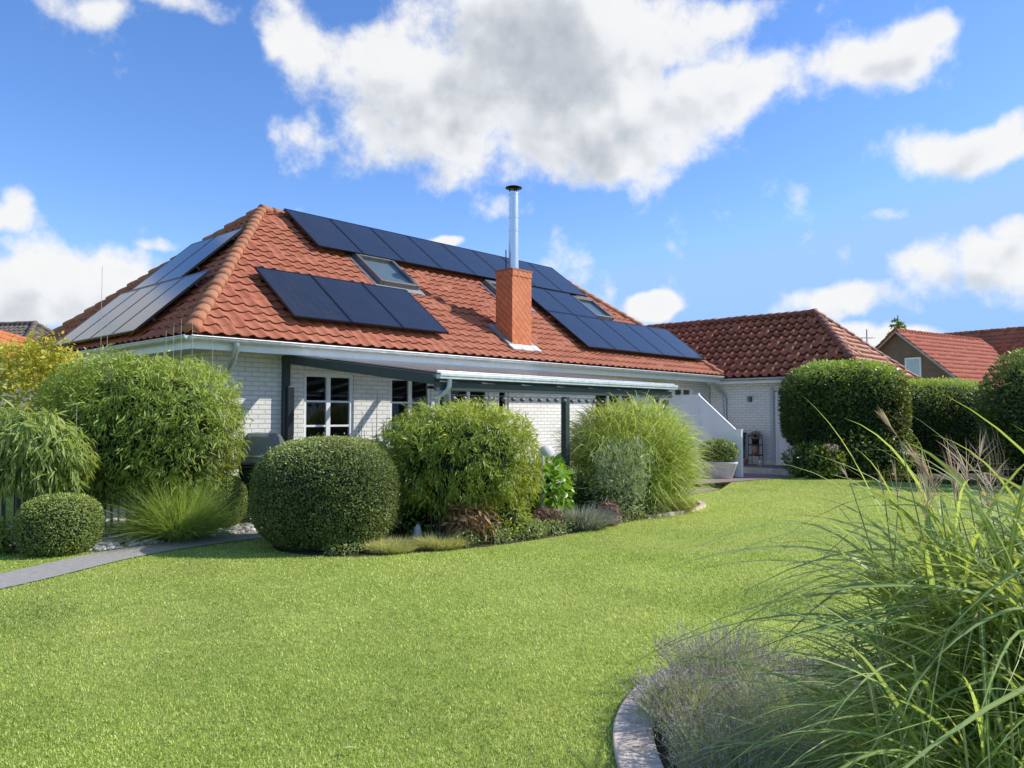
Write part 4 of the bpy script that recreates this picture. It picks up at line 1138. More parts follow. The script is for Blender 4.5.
# planter
p3 = H(13.1, -1.44)
pl = thing('planter', 'pale oval stone planter trough standing before the white screen', 'planter', (p3.x, p3.y, .014), R(137))
mb = MB(); mb.lathe([(.34, 0), (.36, .02), (.47, .34), (.50, .37), (.50, .41), (.45, .41), (.43, .33)], 28, squash=.62); mb.build('trough', M['stone_white'], pl)
mb = MB(); mb.lathe([(.42, .345), (.02, .36)], 20, squash=.6); mb.build('potting_soil', M['soil'], pl)
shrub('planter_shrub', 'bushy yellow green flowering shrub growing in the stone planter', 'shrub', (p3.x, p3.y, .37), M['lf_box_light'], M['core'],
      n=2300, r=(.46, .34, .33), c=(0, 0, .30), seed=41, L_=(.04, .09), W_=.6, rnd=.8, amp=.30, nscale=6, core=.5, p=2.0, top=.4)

# grill
p3 = H(.92, -.42)
gr = thing('barbecue_grill', 'grey hooded barbecue grill on dark cabinet against the house wall', 'grill', (p3.x, p3.y, .01), R(8))
mb = MB(); mb.box(-.30, .30, -.22, .22, .10, .82); mb.build('cabinet', M['black_metal'], gr, bevel=.012)
mb = MB(); mb.prism([(-.34, .86), (.34, .86), (.34, 1.06), (.22, 1.32), (-.18, 1.34), (-.34, 1.12)], -.25, .25, 'y'); mb.build('hood', M['grill_lid'], gr, bevel=.05)
mb = MB(); mb.prism([(-.33, .83), (.33, .83), (.33, .855), (-.33, .855)], -.27, .27, 'y'); mb.build('firebox_rim', M['dark_plastic'], gr)
mb = MB(); mb.tube([(-.2, -.28, 1.0), (-.2, -.32, 1.0), (.2, -.32, 1.0), (.2, -.28, 1.0)], .014, 8); mb.build('handle', M['steel'], gr)
for s_ in (-1, 1):
    mb = MB(); mb.box(min(s_ * .34, s_ * .60), max(s_ * .34, s_ * .60), -.2, .2, .80, .83); mb.build('side_shelf', M['dark_plastic'], gr, bevel=.008)
for x in (-.25, .25):
    for y in (-.18, .18):
        mb = MB(); mb.tube([(x, y - .02, .05), (x, y + .02, .05)], .05, 12); mb.build('wheel', M['dark_plastic'], gr)

# stone ball on pillar and wooden post in the bed
p3 = (.52, 11.75)
sb = thing('stone_ball', 'white stone ball on a low pillar between bamboo and tall grass', 'ornament', (p3[0], p3[1], .014))
mb = MB(); mb.box(-.13, .13, -.13, .13, 0, .82); mb.box(-.16, .16, -.16, .16, .822, .87); mb.build('pillar', M['concrete'], sb, bevel=.01)
mb = MB(); mb.lathe([(.02, .0)] + [(.13 * math.sin(a), .13 - .13 * math.cos(a)) for a in np.linspace(.25, math.pi - .05, 12)], 20, (0, 0, .872)); mb.build('ball', M['stone_white'], sb)
mb = MB(); mb.tube([(0, 0, 0), (.01, 0, .5), (0, .01, 1.02)], [.045, .043, .04], 10)
tag(mb.build('wooden_post', M['wire'], None, (.42, 10.95, .008)), 'short pale grey wooden post beside the bright green hydrangea', 'post')
mb = MB(); mb.lathe([(.02, 0), (.09, .01), (.11, .10), (.075, .20), (.02, .25)], 12); o = mb.build('garden_stone', M['stone_white'], None, (-1.19, 9.75, .02)); o.scale = (.55, .55, .85)
tag(o, 'small upright pale stone in the dark gap right of the large box ball', 'stone')

# ------------------------------------------------------------------ neighbouring houses and far trees
def gable_house(name, label, loc, rot, w, d, ze, zr, wallm, roofm, wins=(), trim=None, seed=50, eov=.35, rake=True, skyl=None):
    """gable end faces local -y, ridge runs along +y"""
    r = thing(name, label, 'house', loc, rot)
    mb = MB(); h = w / 2
    mb.prism([(-h, 0), (h, 0), (h, ze), (0, zr), (-h, ze)], 0, d, 'y'); mb.build('wall', wallm, r)
    sl = math.atan2(zr - ze, h); ln = (h + eov) / math.cos(sl)
    for sx, sd_ in ((-1, 70), (1, 71)):
        o = Vector((sx * (h + eov), -.25 if sx > 0 else d + .25, ze - eov * math.tan(sl) + .06))
        e = Vector((0, 1, 0)) if sx > 0 else Vector((0, -1, 0))
        tiled('roof', o, e, (-sx * math.cos(sl), 0, math.sin(sl)), d + .5, ln, [], roofm, r, tw=.30, cl=.36, amp=.03, lift=.04, seed=seed + sd_, ns=5)
    ridge_line('ridge_tiles', [(Vector((0, -.25, zr + .05)), Vector((0, d + .25, zr + .05)))], roofm, r, seed=seed)
    if rake:
        for sx in (-1, 1):
            mb = MB(); t = math.tan(sl)
            xo = h + eov
            mb.prism([(sx * xo, ze - eov * t - .07), (sx * xo, ze - eov * t + .05), (0, zr + .05), (0, zr - .07)], -.30, -.255, 'y')
            mb.build('barge_board', trim or M['white'], r)
    for (x0, x1, z0, z1) in wins:
        f = MB(); q = .07
        f.box(x0, x0 + q, -.05, -.002, z0, z1); f.box(x1 - q, x1, -.05, -.002, z0, z1); f.box(x0 + q, x1 - q, -.05, -.002, z0, z0 + q); f.box(x0 + q, x1 - q, -.05, -.002, z1 - q, z1)
        wo = f.build('window', M['white'], r)
        f = MB(); f.box(x0 + q + .001, x1 - q - .001, -.03, -.003, z0 + q + .001, z1 - q - .001); f.build('roller_blind', M['blind'], wo)
    return r
M['trim'] = plain('tan_trim', (.36, .32, .27), .6, var=.1)
M['blind'] = plain('pale_blind', (.50, .58, .62), .5, var=.06)
nh = gable_house('neighbour_house', 'brown brick neighbour house with red tiled roof and pale gable window beyond the hedge', (19.15, 38, 0), R(-56), 7.2, 8.0, 2.67, 5.75, M['brick_dark'], M['tile_red'], wins=[(.33, 1.12, 3.45, 4.42)], trim=M['trim'])
n2 = gable_house('neighbour_house', 'low house with long dark red roof at the right edge behind the red gable roof', (24.3, 47.6, 0), R(-145), 8.4, 16.0, 2.4, 6.35, M['brick_dark'], M['tile_dark'], trim=M['trim'], seed=90)
mb = MB(); q_ = math.atan2(6.35 - 2.4, 4.2); ln_ = 1.6
for a_, b_ in ((1.5, 2.3),):
    z_a, z_b = 6.35 - 1.0 * math.tan(q_) + .16, 6.35 - 1.8 * math.tan(q_) + .16
    mb.add([(-1.0, 5.2, z_a), (-1.0, 6.2, z_a), (-1.8, 6.2, z_b), (-1.8, 5.2, z_b), (-1.0, 5.2, z_a - .2), (-1.0, 6.2, z_a - .2), (-1.8, 6.2, z_b - .2), (-1.8, 5.2, z_b - .2)],
           [(0, 1, 2, 3), (4, 7, 6, 5), (0, 4, 5, 1), (1, 5, 6, 2), (2, 6, 7, 3), (3, 7, 4, 0)])
mb.build('skylight', M['lead'], n2)
lh = thing('neighbour_house', 'grey tiled hip roofed house far left behind the golden shrub', 'house', (-19.93, 32, 0), R(165))
# local: ridge runs along +x from the hip apex, hip end faces -x
lz0, lz1, lw, ls_ = 2.2, 5.45, 4.6, 3.2
mb = MB(); mb.box(-ls_ + .4, 12, -lw + .4, lw - .4, 0, lz0 + .05); mb.build('wall', M['brick_dark'], lh)
La = Vector((0, 0, lz1)); lq = math.atan2(lz1 - lz0, lw); le_ = math.atan2(lz1 - lz0, ls_)
for sy, sd_ in ((1, 1), (-1, 2)):
    c_ = Vector((6, sy * 2, 0)); co = Vector((-ls_, sy * lw, lz0))
    tiled('roof', co, (1, 0, 0), (0, -sy * math.cos(lq), math.sin(lq)), 12 + ls_, lw / math.cos(lq), [hipn(co, La, c_)], M['tile_grey'], lh, seed=120 + sd_, ns=5, amp=.04)
c_ = Vector((-ls_ + .3, 0, 0)); c1_, c2_ = Vector((-ls_, -lw, lz0)), Vector((-ls_, lw, lz0))
tiled('roof', c1_, (0, 1, 0), (math.cos(le_), 0, math.sin(le_)), 2 * lw, ls_ / math.cos(le_), [hipn(c1_, La, c_), hipn(c2_, La, c_)], M['tile_grey'], lh, seed=123, ns=5, amp=.04)
ridge_line('ridge_tiles', [(c1_, La), (c2_, La), (La, La + Vector((12, 0, 0)))], M['tile_grey'], lh, seed=124)
lo = gable_house('garden_shed', 'small building with orange tiled roof at the far left edge', (-16.0, 22.8, 0), R(15.7), 3.6, 6.8, 2.6, 4.2, M['brick'], M['tile_orange'], trim=M['tile_orange'], seed=140)
lo['category'] = 'shed'

def tree(name, label, loc, h, cr, trunk_r, lm, seed, n=4000, leafsz=(.12, .22), group=None, crown_z=.62, p=2.0):
    r = thing(name, label, 'tree', loc, group=group)
    g = random.Random(seed)
    mb = MB(); mb.tube([(0, 0, 0), (.05, .02, h * .4), (-.03, .03, h * .75), (0, 0, h * .95)], [trunk_r, trunk_r * .75, trunk_r * .45, trunk_r * .1], 8)
    lobes = []
    for i in range(7):
        a = g.uniform(0, 6.28); q = cr * g.uniform(.25, .75); z = h * g.uniform(-.22, .22)
        e = (q * math.cos(a), q * math.sin(a), z)
        s_ = cr * g.uniform(.4, .65)
        lobes.append((e, (s_, s_, s_ * .8), 1 / 7))
        mb.tube([(0, 0, h * .35), (e[0] * .5, e[1] * .5, h * .5), (e[0], e[1], h * crown_z + z)], [trunk_r * .4, trunk_r * .25, trunk_r * .08], 6)
    mb.build('trunk', M['bark'], r)
    foliage('crown', r, lm, M['core'], n, (cr, cr, cr), (0, 0, h * crown_z), lobes=lobes, p=2.0, shell=.8, amp=.2, seed=seed, L_=leafsz, W_=.6, rnd=.9, core=0)
    return r
tree('deciduous_tree', 'leafy tree top at the left edge behind the grey roof', (-25.4, 36, 0), 7.0, 2.6, .25, M['lf_tree'], 61, 5200, (.16, .3))
tree('deciduous_tree', 'small rounded tree top left of the brown gable', (22.3, 47, 0), 5.9, 1.5, .2, M['lf_tree'], 62, 2600, (.14, .26))
# conifer behind the gable
ct = thing('conifer_tree', 'dark conifer tip standing behind the brown gable', 'tree', (26.2, 52, 0))
mb = MB(); mb.tube([(0, 0, 0), (0, 0, 8.4)], [.22, .03], 8)
g_ = np.random.default_rng(66); BB, DD = [], []
mbr = []
for k in range(60):
    z = 1.5 + 6.7 * k / 60; a = k * 2.4; ln = (8.6 - z) * .26 + .15
    e = Vector((math.cos(a) * ln, math.sin(a) * ln, z - .1)); mb.tube([(0, 0, z), e], [.03, .01], 5)
    for j in range(40):
        t = g_.random() ** .7
        BB.append([e.x * t, e.y * t, z - .1 * t]); DD.append([math.cos(a) * .6 + g_.normal() * .5, math.sin(a) * .6 + g_.normal() * .5, g_.normal() * .3 + .1])
mb.build('trunk', M['bark'], ct)
BB, DD = np.array(BB), np.array(DD); nB = len(BB)
V, F = leaf_arrays(BB, DD, unit(g_.normal(size=BB.shape)), np.full(nB, .3), np.full(nB, .09)); np_mesh('crown', V, F, 3, [M['lf_conifer']], ct, shade=np.repeat(g_.random(nB), 4))
am = thing('antenna_mast', 'thin bare antenna mast between the wing roof and the brown gable', 'antenna', (20.6, 44.5, 0))
mb = MB(); mb.tube([(0, 0, 0), (0, 0, 6.6)], .035, 8); mb.build('mast', M['lead'], am)
mb = MB(); mb.tube([(-.4, 0, 6.1), (.4, 0, 6.1)], .012, 5)
for x in np.linspace(-.38, .38, 6): mb.tube([(x, -.3, 6.1), (x, .3, 6.1)], .008, 4)
mb.build('aerial', M['lead'], am)

# ------------------------------------------------------------------ shrubs round the house
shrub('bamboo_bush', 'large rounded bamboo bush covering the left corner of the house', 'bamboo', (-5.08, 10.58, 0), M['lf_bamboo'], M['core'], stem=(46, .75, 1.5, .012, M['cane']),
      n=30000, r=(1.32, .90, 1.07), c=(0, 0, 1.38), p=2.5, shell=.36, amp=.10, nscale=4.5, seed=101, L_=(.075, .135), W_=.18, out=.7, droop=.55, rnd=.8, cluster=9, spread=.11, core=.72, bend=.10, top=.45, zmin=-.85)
shrub('weeping_bamboo', 'bamboo with long drooping pale leaves at the left edge', 'bamboo', (-6.0, 9.28, 0), M['lf_bamboo_long'], M['core'], stem=(30, .5, .9, .011, M['cane']),
      n=8500, r=(.84, .52, .58), c=(0, 0, 1.08), zmin=-.45, top=.3, p=2.3, shell=.40, amp=.09, nscale=4.0, seed=102, L_=(.13, .24), W_=.14, out=.5, droop=1.0, rnd=.5, cluster=6, spread=.12, core=.66, bend=.15)
shrub('golden_shrub', 'yellow leaved shrub behind the bamboo at the left edge', 'shrub', (-7.35, 11.7, 0), M['lf_yellow'], M['core_light'], stem=(12, .3, 1.6, .02, M['bark']),
      n=7600, r=(.9, .9, 1.1), c=(0, 0, 1.82), top=.3, seed=103, L_=(.05, .10), W_=.5, rnd=.9, shell=.7, amp=.2, core=0, droop=.3, cluster=4, spread=.14,
      lobes=[((0, 0, 0), (.75, .75, .8), .35), ((.55, -.1, .35), (.45, .45, .4), .2), ((-.4, 0, .6), (.5, .5, .42), .2), ((.35, 0, -.4), (.6, .5, .5), .15), ((.2, 0, .72), (.35, .35, .3), .1)])
shrub('box_ball', 'small clipped box ball on gravel below the weeping bamboo', 'shrub', (-5.27, 9.02, 0), M['lf_box_light'], M['core'],
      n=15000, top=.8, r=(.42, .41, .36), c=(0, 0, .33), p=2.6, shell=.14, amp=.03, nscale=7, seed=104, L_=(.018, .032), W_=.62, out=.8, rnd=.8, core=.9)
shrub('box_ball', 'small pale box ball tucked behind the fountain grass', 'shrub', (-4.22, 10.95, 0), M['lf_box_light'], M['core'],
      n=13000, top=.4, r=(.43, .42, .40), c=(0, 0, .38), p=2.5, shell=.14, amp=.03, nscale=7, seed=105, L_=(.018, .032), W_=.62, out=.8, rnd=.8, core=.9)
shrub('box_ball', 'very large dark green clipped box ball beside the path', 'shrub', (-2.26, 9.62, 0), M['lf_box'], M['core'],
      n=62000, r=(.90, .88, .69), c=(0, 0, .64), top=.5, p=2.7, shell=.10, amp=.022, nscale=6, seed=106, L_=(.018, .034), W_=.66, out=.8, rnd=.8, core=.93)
shrub('bamboo_bush', 'round bright bamboo bush in the bed before the canopy', 'bamboo', (-.68, 10.25, 0), M['lf_bamboo_round'], M['core'], stem=(34, .5, 1.1, .011, M['cane']),
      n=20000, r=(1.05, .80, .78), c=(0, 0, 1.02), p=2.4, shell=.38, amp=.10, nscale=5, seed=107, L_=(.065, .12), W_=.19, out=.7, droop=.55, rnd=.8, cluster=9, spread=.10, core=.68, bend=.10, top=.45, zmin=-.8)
shrub('silver_shrub', 'grey green silvery shrub in front of the tall bright grass', 'shrub', (1.68, 11.75, 0), M['lf_silver'], M['core'], stem=(10, .15, .7, .01, M['bark']),
      n=3600, r=(.46, .36, .56), c=(0, 0, .64), seed=108, L_=(.05, .11), W_=.2, out=.5, rnd=.7, shell=.85, amp=.32, nscale=5, core=0, cluster=5, spread=.14, droop=-.4)
shrub('hydrangea', 'bright green broad leaved plant right of the round bamboo', 'plant', (.42, 11.25, 0), M['lf_bright'], M['core'],
      n=620, r=(.38, .34, .40), c=(0, 0, .52), seed=109, L_=(.10, .17), W_=.62, out=.7, rnd=.5, shell=.5, amp=.15, core=.5, droop=.2, bend=.12)
shrub('rusty_peony', 'rust brown fading leafy plant at the foot of the round bamboo', 'plant', (-.52, 9.62, 0), M['lf_brown'], M['core'],
      n=330, r=(.33, .22, .24), c=(0, 0, .32), seed=110, L_=(.08, .15), W_=.34, out=.6, rnd=.7, shell=.7, amp=.2, core=0, droop=.5, bend=.15)
# fountain grass clump
def grass_clump(name, label, loc, mat, n, rb, ln, wd, lean, droop, seed, segs=5, cat='ornamental grass', group=None, squash=1.0, mats=None):
    g = np.random.default_rng(seed)
    a = g.uniform(0, 6.283, n); q = rb * np.sqrt(g.random(n))
    B = np.stack([q * np.cos(a), q * np.sin(a) * squash, np.zeros(n) + .01], 1)
    le = g.uniform(lean[0], lean[1], n)
    a2 = a + g.normal(size=n) * .5
    D = np.stack([np.sin(le) * np.cos(a2), np.sin(le) * np.sin(a2) * squash, np.cos(le)], 1)
    r = thing(name, label, cat, loc, group=group)
    ribbons('blades', [mat], B, D, g.uniform(ln[0], ln[1], n), g.uniform(wd[0], wd[1], n), g.uniform(droop[0], droop[1], n), r, segs, seed)
    return r
grass_clump('fountain_grass', 'arching green fountain grass tussock on the pale gravel', (-4.30, 10.0, .0), M['lf_fountain'], 3600, .22, (.60, 1.12), (.005, .009), (.05, 1.2), (.14, .38), 201)
tg = grass_clump('tall_grass', 'tall dense bright yellow green grass clump beside the canopy end', (2.02, 13.1, 0), M['lf_zebra'], 3600, .55, (1.2, 1.9), (.010, .016), (.02, .45), (.16, .42), 202, segs=6)
g_ = np.random.default_rng(203)
n_ = 7500
B_2, N_2 = ell_points(n_, (.92, .86, .92), 2.6, .45, .10, 4, 203, zmin=-.75); n_ = len(B_2)
B_2 = B_2 + np.array([0, 0, .80])
D_2 = unit(N_2 * np.array([.55, .55, .2]) + np.array([0, 0, .75]) + g_.normal(size=(n_, 3)) * .22)
ribbons('outer_blades', [M['lf_zebra']], B_2, D_2, g_.uniform(.30, .70, n_), g_.uniform(.014, .023, n_), g_.uniform(.35, .95, n_), tg, 5, 204)

# low planting along the bed edge
def low_patch(name, label, cat, loc, mat, n, rx, ry, h, seed, kind='leaf', L_=(.03, .06), W_=.4, group=None):
    g = np.random.default_rng(seed)
    r = thing(name, label, cat, loc, group=group)
    if kind == 'leaf':
        foliage('foliage', r, mat, M['core'], n, (rx, ry, h * .6), (0, 0, h * .45), p=2.2, shell=.6, amp=.2, nscale=7, seed=seed, L_=L_, W_=W_, rnd=.9, core=.55)
    else:
        a = g.uniform(0, 6.283, n); q = np.sqrt(g.random(n))
        B = np.stack([rx * q * np.cos(a), ry * q * np.sin(a), np.full(n, .01)], 1)
        le = g.uniform(0, .9, n); D = np.stack([np.sin(le) * np.cos(a), np.sin(le) * np.sin(a), np.cos(le)], 1)
        ribbons('blades', [mat], B, D, g.uniform(h * .7, h * 1.5, n), g.uniform(L_[0], L_[1], n), g.uniform(.15, .5, n), r, 4, seed)
    return r
low_patch('straw_grass', 'low straw yellow grass mound right of the large box ball, nearest the lawn', 'ornamental grass', (-1.45, 9.10, 0), M['lf_dry'], 2600, .30, .20, .16, 301, 'blade', (.004, .007))
low_patch('straw_grass', 'low straw yellow grass mound in the bed below the rusty plant', 'ornamental grass', (-.88, 9.36, 0), M['lf_dry'], 2400, .28, .20, .17, 302, 'blade', (.004, .007))
low_patch('ground_cover', 'low green leafy plant on the bed edge below the round bamboo', 'plant', (-.30, 9.78, 0), M['lf_low'], 1500, .30, .20, .20, 303)
low_patch('ground_cover', 'low olive plant on the bed edge before the bright hydrangea', 'plant', (.12, 10.12, 0), M['lf_low'], 1700, .32, .24, .24, 304)
low_patch('bamboo_sprout', 'small bright bamboo shoot at the right foot of the round bamboo', 'plant', (-.05, 10.0, 0), M['lf_bamboo_round'], 1100, .26, .22, .62, 305, L_=(.06, .10), W_=.2)
low_patch('sedum', 'rosy brown sedum clump in front of the hydrangea', 'plant', (.50, 10.72, 0), M['lf_sedum'], 1100, .26, .2, .30, 306, L_=(.025, .05), W_=.6)
low_patch('heather', 'grey heather clump between the two rosy sedums', 'plant', (.98, 10.98, 0), M['lf_heather'], 2600, .34, .24, .32, 307, 'blade', (.006, .012))
low_patch('sedum', 'dark rosy sedum clump below the silver shrub', 'plant', (1.40, 11.30, 0), M['lf_sedum'], 1200, .22, .2, .34, 308, L_=(.025, .05), W_=.6)
low_patch('ground_cover', 'low mixed green plant at the foot of the tall grass', 'plant', (2.05, 12.18, 0), M['lf_low'], 1700, .34, .2, .24, 309)
low_patch('ground_cover', 'low yellowish plant at the right end of the bed', 'plant', (2.72, 12.85, 0), M['lf_dry'], 1300, .26, .2, .24, 310, 'blade', (.005, .009))
low_patch('ground_cover', 'dark green low plant under the left edge by the small box ball', 'plant', (-6.05, 8.95, 0), M['lf_bamboo'], 1100, .3, .24, .36, 311, L_=(.06, .1), W_=.4)
g_ = np.random.default_rng(350); gc_ = None
for k, (x, y) in enumerate(((-1.95, 8.95), (-.62, 9.52), (.28, 10.28), (.72, 10.72), (1.22, 11.22), (1.62, 11.66), (1.86, 11.95), (2.36, 12.5), (-.1, 9.9), (.55, 10.5))):
    if gc_ is None:
        gc_ = low_patch('edge_plant', 'low olive green leafy plant lining the front edge of the house bed', 'plant', (x, y, 0), M['lf_low'], 900, .24, .17, .18, 350, L_=(.025, .055), group='low plants along the bed edge')
    else:
        c = gc_.copy(); COL.objects.link(c); c.location = (x, y, 0); c.rotation_euler.z = g_.uniform(0, 6.28); q = g_.uniform(.85, 1.25); c.scale = (q, q, g_.uniform(.8, 1.3))
        for ch_ in gc_.children:
            e = ch_.copy(); COL.objects.link(e); e.parent = c
low_patch('dark_undergrowth', 'dark green undergrowth in the gap between the large box ball and round bamboo', 'plant', (-1.25, 10.35, 0), M['lf_laurel'], 1500, .42, .3, .60, 351, L_=(.06, .11), W_=.4)
low_patch('dark_undergrowth', 'dark green undergrowth between the hydrangea and the tall grass', 'plant', (1.0, 11.9, 0), M['lf_laurel'], 1500, .42, .3, .75, 352, L_=(.06, .11), W_=.4)
# bare twigs against the wall
tw = thing('bare_twigs', 'thin bare dry stems against the white wall between two windows', 'plant', (-1.95, 10.85, 0))
mb = MB(); g_ = random.Random(9)
for k in range(16):
    x = g_.uniform(-.28, .34); zt = g_.uniform(1.25, 1.95)
    mb.tube([(x * .5, 0, 0), (x * .9, .02, zt * .6), (x + g_.uniform(-.05, .05), .03, zt)], [.006, .005, .003], 5)
mb.build('stem', M['bark'], tw)
# thin canes standing in the bamboo
cane0 = None
for (px, zt, y) in ((-5.50, 3.60, 10.25), (-5.44, 2.98, 10.3), (-4.83, 2.78, 10.7), (-4.68, 2.86, 10.6), (-4.62, 2.95, 10.7), (-4.36, 2.88, 10.45), (-4.10, 2.74, 10.5), (-5.33, 1.75, 9.42)):
    mb = MB(); mb.tube([(0, 0, 0), (.005, 0, zt * .5), (0, 0, zt)], [.0048, .004, .003], 6)
    o = mb.build('plant_cane', M['wire'], None, (px, y, .006))
    if zt > 3.3: tag(o, 'tallest thin grey cane rising against the sky above the bamboo', 'cane')
    elif zt < 2: tag(o, 'short pale cane standing in front of the left bamboo stems', 'cane')
    else: tag(o, 'thin grey cane rising out of the large left bamboo past the gutter', 'cane', 'thin canes in the left bamboo')

# pebbles on the gravel bed
def pebbles():
    g = np.random.default_rng(400)
    bm = bmesh.new(); bmesh.ops.create_icosphere(bm, subdivisions=2, radius=1); bv = np.array([v.co[:] for v in bm.verts]); bf = np.array([[v.index for v in f.verts] for f in bm.faces]); bm.free()
    P = np.stack([g.uniform(-6.8, -2.9, 9000), g.uniform(9.0, 12.2, 9000)], 1)
    P = P[inside(P, gravel_poly)]; P = P[~inside(P, [(q.x, q.y) for q in path_poly])][:4200]
    n = len(P); s = g.uniform(.022, .055, n)[:, None] * np.array([1, .8, .6]) * g.uniform(.75, 1.25, (n, 3))
    rot = g.uniform(0, 6.28, n); c, sn = np.cos(rot), np.sin(rot)
    v = bv[None] * s[:, None] * (1 + .10 * np.sin(bv[None] * 3.1 + g.uniform(0, 6, (n, 1, 3))))
    x = v[..., 0] * c[:, None] - v[..., 1] * sn[:, None]; y = v[..., 0] * sn[:, None] + v[..., 1] * c[:, None]
    V = np.stack([x + P[:, 0:1], y + P[:, 1:2], v[..., 2] + s[:, None, 2] * .6 + .006], 2).reshape(-1, 3)
    F = (bf[None] + (np.arange(n) * len(bv))[:, None, None]).reshape(-1)
    m, nt, out = nmat('pale_pebble'); p = principled(nt, out)
    a = nt.nodes.new('ShaderNodeAttribute'); a.attribute_name = 'shade'
    L(nt, ramp(nt, a.outputs['Fac'], [(0, (.26, .24, .22)), (.5, (.52, .50, .46)), (1, (.78, .76, .72))]).outputs[0], p.inputs['Base Color']); p.inputs['Roughness'].default_value = .7
    o = np_mesh('pebbles', V, F, 3, m, smooth=True, shade=np.repeat(g.random(n), len(bv)))
    tag(o, 'pale rounded pebbles covering the bed by the path', 'pebbles', kind='stuff')
pebbles()

# ------------------------------------------------------------------ hedges on the right
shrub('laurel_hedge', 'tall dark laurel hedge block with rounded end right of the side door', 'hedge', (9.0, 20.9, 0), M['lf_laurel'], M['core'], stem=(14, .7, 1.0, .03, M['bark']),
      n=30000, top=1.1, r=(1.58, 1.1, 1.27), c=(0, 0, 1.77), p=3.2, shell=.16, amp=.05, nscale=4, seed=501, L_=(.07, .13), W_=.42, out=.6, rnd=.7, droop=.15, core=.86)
shrub('laurel_bush', 'low loose dark bush at the foot of the laurel hedge', 'shrub', (8.35, 20.0, 0), M['lf_laurel'], M['core'],
      n=8500, r=(1.15, .55, .52), c=(.0, 0, .42), p=2.2, shell=.3, amp=.16, nscale=5, seed=502, L_=(.07, .13), W_=.36, rnd=.8, core=.7,
      lobes=[((-.55, 0, 0), (.75, .5, .45), .3), ((.35, .25, .3), (.8, .6, .75), .35), ((1.35, .3, .3), (.85, .6, .8), .35)])
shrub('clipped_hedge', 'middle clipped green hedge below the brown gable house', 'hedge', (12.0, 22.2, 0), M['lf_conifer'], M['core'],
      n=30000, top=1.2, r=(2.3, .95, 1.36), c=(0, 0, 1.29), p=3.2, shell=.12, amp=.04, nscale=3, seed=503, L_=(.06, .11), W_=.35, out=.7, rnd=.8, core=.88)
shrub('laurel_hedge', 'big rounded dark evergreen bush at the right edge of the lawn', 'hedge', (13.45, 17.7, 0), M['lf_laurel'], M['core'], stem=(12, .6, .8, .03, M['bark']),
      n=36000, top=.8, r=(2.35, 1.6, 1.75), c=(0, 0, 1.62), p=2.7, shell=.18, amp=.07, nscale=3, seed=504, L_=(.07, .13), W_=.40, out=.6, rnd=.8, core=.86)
# pale blooms low in the hedge
hb = thing('pink_hydrangea', 'faded pale pink flower heads low in the dark hedge', 'flowers', (7.95, 19.6, 0))
g_ = np.random.default_rng(77)
for (x, z) in ((.02, .80), (.20, .78)):
    P, nn = ell_points(120, (.085, .07, .07), seed=int(900 + x * 100)); V, F = leaf_arrays(P + np.array([x, -.12, z]), nn + g_.normal(size=P.shape) * .5, nn, np.full(len(P), .035), np.full(len(P), .028))
    np_mesh('flower_head', V, F, 3, [M['pinkflower']], hb, shade=np.repeat(g_.random(len(P)), 4))
foliage('foliage', hb, M['lf_laurel'], M['core'], 700, (.45, .3, .38), (0, 0, .42), seed=505, L_=(.08, .13), W_=.6, core=.5)
# pale dead stalks before the hedge
ds = thing('dry_stalks', 'pale dry upright stalks in front of the right evergreen bush', 'plant', (9.75, 15.6, 0))
mb = MB(); g_ = random.Random(19)
for k in range(15):
    x = g_.uniform(-.26, .26); y = g_.uniform(-.12, .12); zt = g_.uniform(.8, 1.55)
    mb.tube([(x, y, 0), (x + g_.uniform(-.04, .04), y, zt * .55), (x + g_.uniform(-.22, .16), y, zt)], [.007, .006, .003], 5)
mb.build('stalk', M['wood'], ds)

